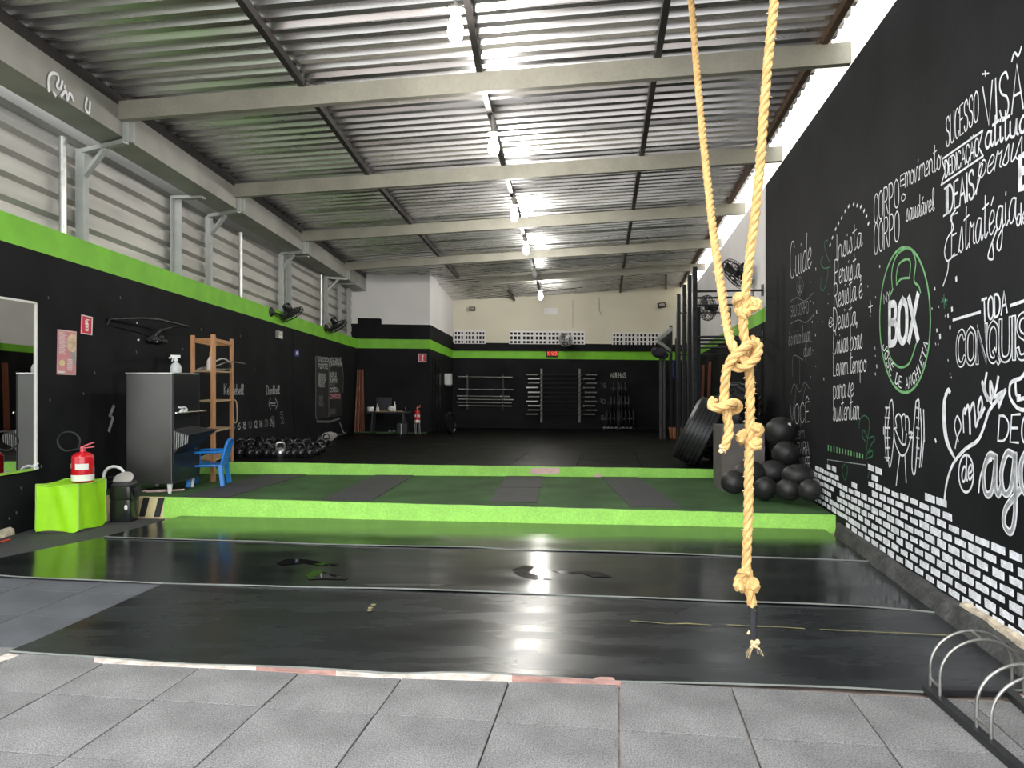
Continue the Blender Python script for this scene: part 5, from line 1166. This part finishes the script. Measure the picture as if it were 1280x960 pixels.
# ------------------------------------------------------------------ bar racks on the back wall
def bar_rack(name, label, uprights, y0, y1, hooks, mt):
    c = WB.hit((uprights[0]+uprights[1])/2, (y0+y1)/2, .001); t = thing(name, label, 'barbell rack', c, WB.rz)
    loc = lambda h: V((h-c).dot(WB.d), -(h-c).dot(WB.n), h.z-c.z)
    for px in uprights:
        a, b = loc(WB.hit(px, y1, .03)), loc(WB.hit(px, y0, .03)); m = MB(); m.bar(a, b, .06, .045, up=(0, 1, 0)); up = m.build('upright', mt, t, smooth=False)
        for hy in hooks:
            h = loc(WB.hit(px, hy+.6, 0)); m = MB(); m.bar((h.x, -.04, h.z-.035), (h.x, -.15, h.z-.03), .04, .014); m.bar((h.x, -.15, h.z-.036), (h.x, -.155, h.z+.01), .04, .012); m.build('hook', mt, up, smooth=False)
def barbell(px0, px1, y0, y1, label, mt, sl, thick=1.):
    a, b = WB.hit(px0, y0, .10), WB.hit(px1, y1, .10); c = (a+b)/2; d = (b-a); L = d.length
    t = thing('barbell', label, 'barbell', c, 0, 'barbells on the wall racks'); d.normalize()
    m = MB(); m.tube([-d*L/2, d*L/2], .013*thick, 8); m.build('shaft', 'rack_steel' if thick < 1 else 'black_steel', t)
    for s in (-1, 1):
        m = MB(); m.tube([d*s*L/2, d*s*(L/2-sl)], .025*thick, 10); m.build('sleeve', 'lit_steel' if mt == 'steel' and s < 0 else 'rack_steel', t)  # left sleeves get a paler steel, their light painted into the colour
        m = MB(); m.tube([d*s*(L/2-sl), d*s*(L/2-sl-.03)], .037*thick, 10); m.build('collar', mt, t)
bar_rack('barbell_rack', 'left wall rack holding six thin barbells', (584, 628.5), 468, 512, (471, 486.5, 495, 499, 503, 507), 'black_steel')
for k, (y, xa, xb) in enumerate(((470.8, 572, 640), (486.3, 573, 641), (494.8, 571, 637), (498.8, 572, 641), (502.8, 571, 639), (506.8, 573, 639))):
    barbell(xa, xb, y, y+.8, OR[k]+' thin barbell from the top on the left wall rack', 'rack_steel', .28, .7)
ys2 = (468.5, 473.6, 479, 484.5, 490.4, 496, 501.7, 507, 512.5, 517.7)
bar_rack('barbell_rack', 'right wall rack with bright uprights holding ten barbells', (676.5, 724), 461, 528, ys2, 'rack_steel')
for k, y in enumerate(ys2):
    barbell(657+(2.5 if k % 3 else 0), 745-(2 if k % 2 else 0), y, y+.2, OR[k]+' barbell from the top on the right wall rack', 'steel' if k in (1, 3, 4, 6, 7) else 'black_steel', .36)
# plate rack
p = at_deck(778, 539); t = thing('plate_rack', 'black upright plate rack standing at the back wall under the word ANILHAS', 'plate rack', (p.x, 23.9, z2(p.x, 23.9)+.0)); o = V(*t.location)
m = MB(); m.bar((-.03, .2, 0), (-.03, .2, 1.55), .07, .07); m.build('post', 'black_steel', t, smooth=False)
for xx in (-.5, .45): m = MB(); m.bar((xx, .0, .04), (xx, .5, .04), .06, .06); m.build('foot', 'black_steel', t, smooth=False)
m = MB(); m.bar((-.5, .2, .08), (.45, .2, .08), .06, .05); m.build('base_bar', 'rack_steel', t, smooth=False)
tiers = [('lower', .36, .30, 8, .48), ('middle', .86, .24, 6, .33), ('upper', 1.32, .19, 4, .24)]
for nm_, zz, r, n, hw in tiers:
    m = MB(); m.bar((-hw-.03, .2, zz), (hw+.03, .2, zz), .04, .04); m.build('peg', 'black_steel', t, smooth=False)
    pl = None
    for k in range(n):
        x = lerp(-hw, hw, (k+.5)/n)
        if abs(x+.03) < .05: x += .05
        loc = o+V(x, .2, zz)
        if pl is None:
            pl = thing('weight_plate', 'black weight plate hanging on the %s peg of the plate rack' % nm_, 'weight plate', loc, 0, 'weight plates on the %s peg' % nm_); m = MB(); m.x = Matrix.Rotation(pi/2, 4, 'Y'); m.lathe([(.03, -.012), (r*.7, -.012), (r*.75, -.02), (r*.97, -.02), (r, 0), (r*.97, .02), (r*.75, .02), (r*.7, .012), (.03, .012)], 22); m.build('disc', 'black_soft', pl)
            m = MB(); m.x = Matrix.Rotation(pi/2, 4, 'Y'); m.lathe([(.03, -.024), (.05, -.024), (.05, .024), (.03, .024)], 12, close=False); m.build('hub_ring', 'rack_steel', pl); ptr = tree_of(pl)
        else: dup(pl, loc, 0, tree=ptr)
# clock
c = WB.hit(690, 442, .001); ck = thing('wall_clock', 'red digital clock on the green band of the back wall', 'clock', c, WB.rz); hw, hh = 7.6/F*24.2, 4.3/F*24.2
MB().box((0, -.03, 0), (2*hw, .058, 2*hh)).build('case', 'black_soft', ck, smooth=False, bevel=.006); MB().box((0, -.0615, 0), (2*hw-.03, .004, 2*hh-.03)).build('display', 'led_back', ck, smooth=False)
m = MB(); 
class Loc:   # a small plane in local coordinates
    def uz(s, a, b): return (a, b)
    def pt(s, u, z, off=0): return V(u, -off, z)
LP = Loc()
for t_, x0, x1 in (('10', -.165, -.07), (':', -.055, -.045), ('50', -.03, .055), (':', .065, .075), ('25', .085, .17)): word(LP, None, t_, (x0, -.06), (x0, .06), (x1, -.06), (x1, .06), .013, off=.065, m=m)
m.build('digits', 'led_red', ck, smooth=False)
# floodlights on the back wall
for px, py, s, rz_, label in ((590, 386.5, .085, .0, 'small black floodlight on the left of the cream back wall'), (825.5, 382, .12, -.35, 'larger black floodlight tilted on the right of the cream back wall')):
    t = thing('floodlight', label, 'floodlight', WB.hit(px, py, .001), WB.rz); X = Matrix.Translation((0, -.14, 0)) @ Matrix.Rotation(rz_*.5, 4, 'Y') @ Matrix.Rotation(-.35, 4, 'X')
    m = MB(); m.x = X; m.box((0, 0, 0), (2.2*s, .05, 1.5*s)); m.build('housing', 'black_soft', t, smooth=False, bevel=.008)
    m = MB(); m.x = X; m.box((0, -.027, 0), (1.5*s, .006, .8*s)); m.build('lens', 'grey_plastic', t, smooth=False)
    m = MB(); m.bar((0, -.002, -.02), (0, -.14, 0), .05, .02); m.build('bracket', 'black_soft', t, smooth=False)

# ------------------------------------------------------------------ oscillating fans
def fan(P, mount, head, headY, R, aim, label, cage='black_soft'):
    c = P.hit(*mount, .001); t = thing('wall_fan', label, 'fan', c, P.rz); loc = lambda h: V((h-c).dot(P.d), -(h-c).dot(P.n), h.z-c.z)
    h = loc(at(*head, headY)); a = V(*aim); a = V(a.dot(P.d), -a.dot(P.n), a.z).normalized()   # aim given in world
    m = MB(); m.x = Matrix.Rotation(pi/2, 4, 'X'); m.lathe([(.09, 0), (.09, .02), (.05, .05), (.03, .07)], 18); m.build('wall_plate', 'black_soft', t)
    m = MB(); m.tube([(0, -.03, 0), lerp(V(0, -.03, 0), h, .55)+V(0, 0, -.05), h-a*.12], .022, 8); m.build('arm', 'black_soft', t)
    q = a.to_track_quat('Z', 'Y').to_matrix().to_4x4(); X = Matrix.Translation(h) @ q
    m = MB(); m.x = X; m.lathe([(.03, -.24), (.075, -.22), (.085, -.1), (.06, -.06)], 18); m.build('motor', 'black_gloss', t)
    m = MB(); m.x = X; m.lathe([(.03, -.05), (.05, -.04), (.05, .03), (.02, .05)], 16); m.build('hub', 'black_soft', t)
    for k in range(3):
        a0 = 2*pi*k/3; m = MB(); m.x = X
        m.grid(lambda u, v: (lerp(.045, R*.86, u)*cos(a0+(v-.5)*.9*(1-.2*u)), lerp(.045, R*.86, u)*sin(a0+(v-.5)*.9*(1-.2*u)), (v-.5)*.07), 5, 4); m.build('blade', 'black_soft', t)
    m = MB(); m.x = X
    for r_, z_ in ((R, 0), (R*.97, .05), (R*.97, -.05), (R*.6, .085), (R*.6, -.075), (R*.25, .095)):
        m.tube([(r_*cos(2*pi*k/28), r_*sin(2*pi*k/28), z_) for k in range(28)], .006 if r_ < R else .010, 5, closed=True)
    for k in range(22):
        b = 2*pi*k/22
        m.tube([(R*.12*cos(b), R*.12*sin(b), .097), (R*.6*cos(b), R*.6*sin(b), .085), (R*.99*cos(b), R*.99*sin(b), .03), (R*.99*cos(b), R*.99*sin(b), -.03), (R*.6*cos(b), R*.6*sin(b), -.075), (R*.2*cos(b), R*.2*sin(b), -.09)], .0035, 4)
    m.build('guard', cage, t)
fan(WL, (338.5, 390), (364, 393), 15.0, .26, (.45, .2, -.86), 'black wall fan nearer the camera on the left wall')
fan(WL, (406.5, 410), (422, 408), 17.9, .24, (.5, .1, -.85), 'black wall fan farther back on the left wall')
fan(WB, (712, 432), (707, 424.5), 23.6, .21, (-.45, -.9, -.05), 'grey caged fan in front of the vent blocks on the back wall', 'steel')
fan(WR, (936, 352), (921, 343), 12.6, .30, (-.72, -.1, -.66), 'black wall fan with caged head high on the right wall, seen between the ropes')
fan(WR, (895, 389), (884, 385), 15.6, .26, (-.92, -.3, -.1), 'black wall fan behind the pull-up rig on the right wall')

# ------------------------------------------------------------------ pull-up rig on the right side
rg = thing('pullup_rig', 'tall black steel pull-up rig with bars running to the right wall', 'pull-up rig', (3.1, 13.5, z2(3.1, 13.5))); o = V(*rg.location)
RG = lambda Y: 1.0865+.15*Y
for k, Y in enumerate((11.89, 12.8, 14.0, 15.5)):
    X = RG(Y); m = MB(); m.bar(V(X, Y, z2(X, Y)+.008)-o, V(X, Y, 3.34)-o, .075, .075); post_ = m.build('upright', 'black_steel', rg, smooth=False, bevel=.005)
    m = MB(); m.box(V(X, Y, z2(X, Y)+.006)-o, (.18, .18, .012)); m.build('foot_plate', 'black_steel', rg, smooth=False)
    m = MB()
    for j in range(16): z_ = .6+j*.16; m.x = Matrix(); m.bar(V(X-.01, Y-.039, z_)-o, V(X+.01, Y-.039, z_)-o, .004, .022)
    ho = m.build('bolt_holes', 'hole_dark', post_, smooth=False); ho['kind'] = 'stuff'
    for zz in ((2.955, 2.24) if k != 3 else (2.955, 2.24, 2.1)):
        e = V(X, Y, zz); d = V(1, -.15, 0).normalized(); L = (RX(Y)-X)/ (1+.15*.15)*sqrt(1+.0225); w_ = e+d*(L-.012)
        m = MB(); m.tube([e-o, w_-o], .018, 10); m.build('pullup_bar', 'black_steel', rg)
        m = MB(); m.bar(w_-o+V(0, 0, -.09), w_-o+V(0, 0, .09), .012, .09, up=(0, 1, 0)); m.build('wall_flange', 'black_steel', rg, smooth=False)
m = MB(); X = 2.955; m.bar(V(X, 12.0, z2(X, 12)+.0)-o, V(X, 12.0, 2.72)-o, .06, .06); m.build('upright', 'black_steel', rg, smooth=False)
# storage stand left of the rig: grey posts, triangular arms
p = at_deck(832, 549); st = thing('squat_stand', 'grey steel stand with triangular top arms left of the tall rig', 'squat stand', p); o = p.copy(); D = p.y
for px, yt, mt in ((825.5, 441, 'steel'), (830, 440, 'grey_post'), (838.5, 407, 'black_steel'), (846, 423, 'black_steel')):
    a = at(px, 545, D+(.0 if px < 835 else .3)); a.z = z2(a.x, a.y); b = at(px, yt, a.y); m = MB(); m.bar(a-o, b-o, .05 if px < 835 else .075, .05); m.build('upright', mt if mt == 'black_steel' else 'stand_grey', st, smooth=False)
m = MB(); A0, A1, A2 = at(839, 411, D+.3), at(820.5, 426, D-.5), at(838, 439, D+.3)
for q1, q2 in ((A0, A1), (A1, A2)):
    m = MB(); m.bar(q1-o, q2-o, .06, .09); m.build('arm', 'grey_post', st, smooth=False)
m = MB(); m.add([x-o for x in (A0, A1, A2)]+[x-o+V(.0, .12, 0) for x in (A0, A1, A2)], [(0, 1, 2), (3, 5, 4), (0, 3, 4, 1), (1, 4, 5, 2), (2, 5, 3, 0)]); m.build('arm_panel', 'black_soft', st, smooth=False)
c = at(824, 441, D-.3); t = thing('hanging_cloth', 'dark purple bundle hung under the triangular arms of the stand', 'cloth', c); 
m = MB(); m.ball((0, 0, 0), .17, 14, 9, 1.1, .6, .75); m.ball((.12, .02, -.06), .12, 12, 8, 1, .6, .8); m.ball((-.1, 0, .05), .1, 12, 8); m.build('bundle', 'purple_cloth', t)
m = MB(); m.tube([(0, 0, .05), V(*(lerp(A1, A2, .4)-c))], .015, 6); m.build('strap', 'black_soft', t)
p = at(843.5, 465, D+.1); t = thing('blue_band', 'dark blue elastic band hanging by the rig posts', 'band', p); m = MB(); m.tube([(-.04, 0, .25), (.0, 0, .3), (.05, 0, .25), (.05, 0, -.1), (0, 0, -.16), (-.04, 0, -.1)], .016, 6, closed=True); m.build('loop', 'sign_blue', t)
p = at_deck(841, 548); t = thing('wicker_basket', 'small orange brown basket on the deck behind the leaning tyre', 'basket', p+V(0, -.3, .0)); m = MB(); m.lathe([(.10, 0), (.13, .05), (.15, .22), (.155, .30), (.14, .30), (.135, .22), (.11, .06)], 14, close=False); m.build('body', 'orange_basket', t)
for k in range(9): a = 2*pi*k/9; m = MB(); m.bar((.12*cos(a), .12*sin(a), .02), (.16*cos(a), .16*sin(a), .30), .02, .012); m.build('rib', 'wood', t, smooth=False)
for k, (px, y0, y1, Y) in enumerate(((881, 456, 520, 19.5), (889, 452, 520, 17.8))):
    p = WR.hit(px, 500, .10); p.z = z2(p.x, p.y); t = thing('wooden_board', ('farther' if k == 0 else 'nearer')+' dark brown board leaning on the right wall behind the rig', 'board', p); tp = WR.hit(px, y0, .03)
    m = MB(); m.bar((0, 0, .0), V(*(tp-p)), .18, .03, up=(-1, 0, 0)); m.build('plank', 'pvc_brown', t, smooth=False)
sg, q = flat_panel(WR, [(871.5, 475), (875, 475), (875, 462), (871.5, 462)], 'wall_notice', 'small white notice on the far right wall beside the rig', 'notice', 'paper_white')

# ------------------------------------------------------------------ tyres, box and medicine balls on the right
def tyre(loc, R, r, wd, X, label, lugs=False):
    t = thing('tyre', label, 'tyre', loc); m = MB(); m.x = X; h = wd/2; prof = [(r, -h*.7), (r+.03, -h*.9), ((R+r)/2, -h*1.06), (R-.06, -h*.98), (R-.015, -h*.9)]
    if not lugs:
        n = 6
        for k in range(n):
            a, b = lerp(-h*.86, h*.86, k/n), lerp(-h*.86, h*.86, (k+1)/n); prof += [(R, a+.004), (R, b-.010)]
            if k < n-1: prof += [(R-.018, b-.007), (R-.018, b+.001)]
    else: prof += [(R-.01, -h*.4), (R-.005, 0), (R-.01, h*.4)]
    prof += [(R-.015, h*.9), (R-.06, h*.98), ((R+r)/2, h*1.06), (r+.03, h*.9), (r, h*.7), (r-.0, -h*.7)]
    m.lathe(prof, 56, close=False); m.build('carcass', 'tyre', t, angle=28)
    if lugs:
        n = 20; first = None
        for k in range(n):
            for s in (-1, 1):
                a = 2*pi*(k+(.5 if s > 0 else 0))/n; m = MB(); m.x = X
                pts = [(R*1.0*cos(a+.20*f), R*1.0*sin(a+.20*f), s*h*(.06+.92*f)) for f in (0, .5, 1)]
                for p_, q_ in zip(pts, pts[1:]): m.bar(p_, q_, .055, .07, up=(cos(a+.1), sin(a+.1), 0))
                e = (R-.09)*1.0; m.bar(pts[2], (e*cos(a+.24), e*sin(a+.24), s*h*1.02), .05, .05, up=(cos(a), sin(a), 0))
                m.build('tread_lug', 'tyre', t, smooth=False)
    return t
th = radians(27); Rt = .505; ct = at_deck(852, 580); ax_ = V(cos(th), 0, -sin(th)); up_ = V(sin(th), 0, cos(th))
ax_ = V(cos(th), -.24, -sin(th)).normalized(); X = V(*ax_).to_track_quat('Z', 'Y').to_matrix().to_4x4()
cen = V(2.56, 11.31, z2(2.6, 11.3))+up_*(Rt)+V(0, 0, .13*sin(th)); tyre(cen, Rt, .31, .40, X, 'black road tyre with lengthwise grooves leaning at the edge of the rear deck')
th2 = radians(24); a2 = V(cos(th2), .12, -sin(th2)); X = a2.to_track_quat('Z', 'Y').to_matrix().to_4x4(); R2 = .50
cen = V(3.17, 12.32, z2(3.2, 12.3))+V(sin(th2), 0, cos(th2))*R2+V(0, 0, .19*sin(th2)); tyre(cen, R2, .28, .38, X, 'tractor tyre with deep lugs leaning behind the road tyre', True)
zz = z2(3.4, 11.5); a3 = V(.90, -.25, .05); X = a3.to_track_quat('Z', 'Y').to_matrix().to_4x4()
# flat tyres stacked behind the box, one more tractor tyre standing on them
fx = V(3.34, 10.22, z1(3.3))
X0_ = Matrix.Identity(4)
ft = tyre(V(3.46, 11.35, z2(3.4, 11.35)+.17), .355, .22, .30, X0_, 'tyre lying flat on the deck at the foot of the right wall')
tyre(V(3.40, 11.35, z2(3.5, 11.3)+.34+.44), .44, .24, .36, V(.80, -.58, -.12).to_track_quat('Z', 'Y').to_matrix().to_4x4(), 'tractor tyre with worn lugs propped up against the right wall behind the grey box', True)
p = at_step(929, 614); bxx = thing('plyometric_box', 'tall grey brown wooden box standing in front of the tyres', 'plyo box', (p.x, p.y, p.z), radians(-3)); hw = .265
for name, c_, s_ in (('front_panel', (0, .009, .40), (2*hw, .018, .80)), ('back_panel', (0, .491, .40), (2*hw, .018, .80)), ('side_panel', (-hw+.009, .25, .40), (.018, .462, .80)), ('side_panel', (hw-.009, .25, .40), (.018, .462, .80)), ('top_panel', (0, .25, .809), (2*hw, .50, .018))):
    MB().box(c_, s_).build(name, 'box_brown', bxx, smooth=False, bevel=.003)
def med(px, py, D, rx, ry, label, s=1., rot=0., tilt=.5, mark=False):
    c = at(px, py, D); k = D/F; t = thing('medicine_ball', label, 'medicine ball', c, rot, 'black medicine balls on the green step'); a, b = rx*k, ry*k
    m = MB(); n, mm = 24, 16
    m.x = Matrix.Rotation(tilt, 4, 'X') if abs(rx-ry) < 2 else Matrix.Rotation(-.12*tilt, 4, 'Y')
    vs = []
    for j in range(1, mm):
        th_ = pi*j/mm
        for i in range(n):
            ph = 2*pi*i/n; sg = 1-.035*max(0, 1-abs(cos(ph*2))*7)-.03*max(0, 1-abs(cos(th_)*9)); vs.append((a*sin(th_)*cos(ph)*sg, a*.92*sin(th_)*sin(ph)*sg, -b*cos(th_)*sg*(.93 if cos(th_) > 0 else 1)))
    o_ = len(vs); vs += [(0, 0, -b*.97), (0, 0, b*.97)]
    fs = [(j*n+i, j*n+(i+1) % n, (j+1)*n+(i+1) % n, (j+1)*n+i) for j in range(mm-2) for i in range(n)]+[(o_, (i+1) % n, i) for i in range(n)]+[(o_+1, (mm-2)*n+i, (mm-2)*n+(i+1) % n) for i in range(n)]
    m.add(vs, fs).build('shell', 'leather', t, angle=60)
    m = MB(); m.tube([(a*.72*sin(x), -a*.92*cos(x)*cos(.25), -b*.22-.012*cos(x*2)) for x in [-.6+1.2*k_/10 for k_ in range(11)]], .004, 5); m.build('seam', 'black_gloss', t)
    if mark: MB().box((.25*a, -a*.78, b*.48), (.035, .01, .05)).build('label_patch', 'paper_white', t, smooth=False)
med(917, 603, 8.62, 16.5, 15, 'leftmost black medicine ball on the green step, at the corner of the grey box', rot=.2)
med(937, 594, 9.02, 22, 18, 'wide soft black ball in front of the grey box, behind the hanging rope')
med(956, 611, 8.62, 14.5, 16, 'black medicine ball just right of the hanging rope, bottom row')
med(986, 612, 8.42, 16, 15, 'black medicine ball in the middle of the bottom row by the wall')
med(1012, 613, 8.15, 14.5, 14.5, 'rightmost black medicine ball of the bottom row, touching the mural wall', rot=.4)
med(997, 594, 8.45, 20, 14, 'large flattened black ball lying on top of the bottom row')
med(966, 590, 9.02, 19, 15, 'flattened black ball behind the bottom row, right of the grey box')
med(982, 567, 9.12, 17, 17, 'round black leather ball near the top of the heap by the mural', tilt=1.)
med(976, 540, 9.40, 20, 20, 'topmost black ball of the heap, with a small white tag', mark=True, tilt=.8)

for ob in COL.objects:      # marks too small to pick apart
    if ob.name.split('.')[0] in ('frayed_end', 'pictogram_band', 'pictogram', 'text_lines', 'painted_dots', 'scuff_marks', 'clamp', 'screw', 'paper_label', 'painted_strip', 'mark', 'cover', 'border'): ob['kind'] = 'stuff'
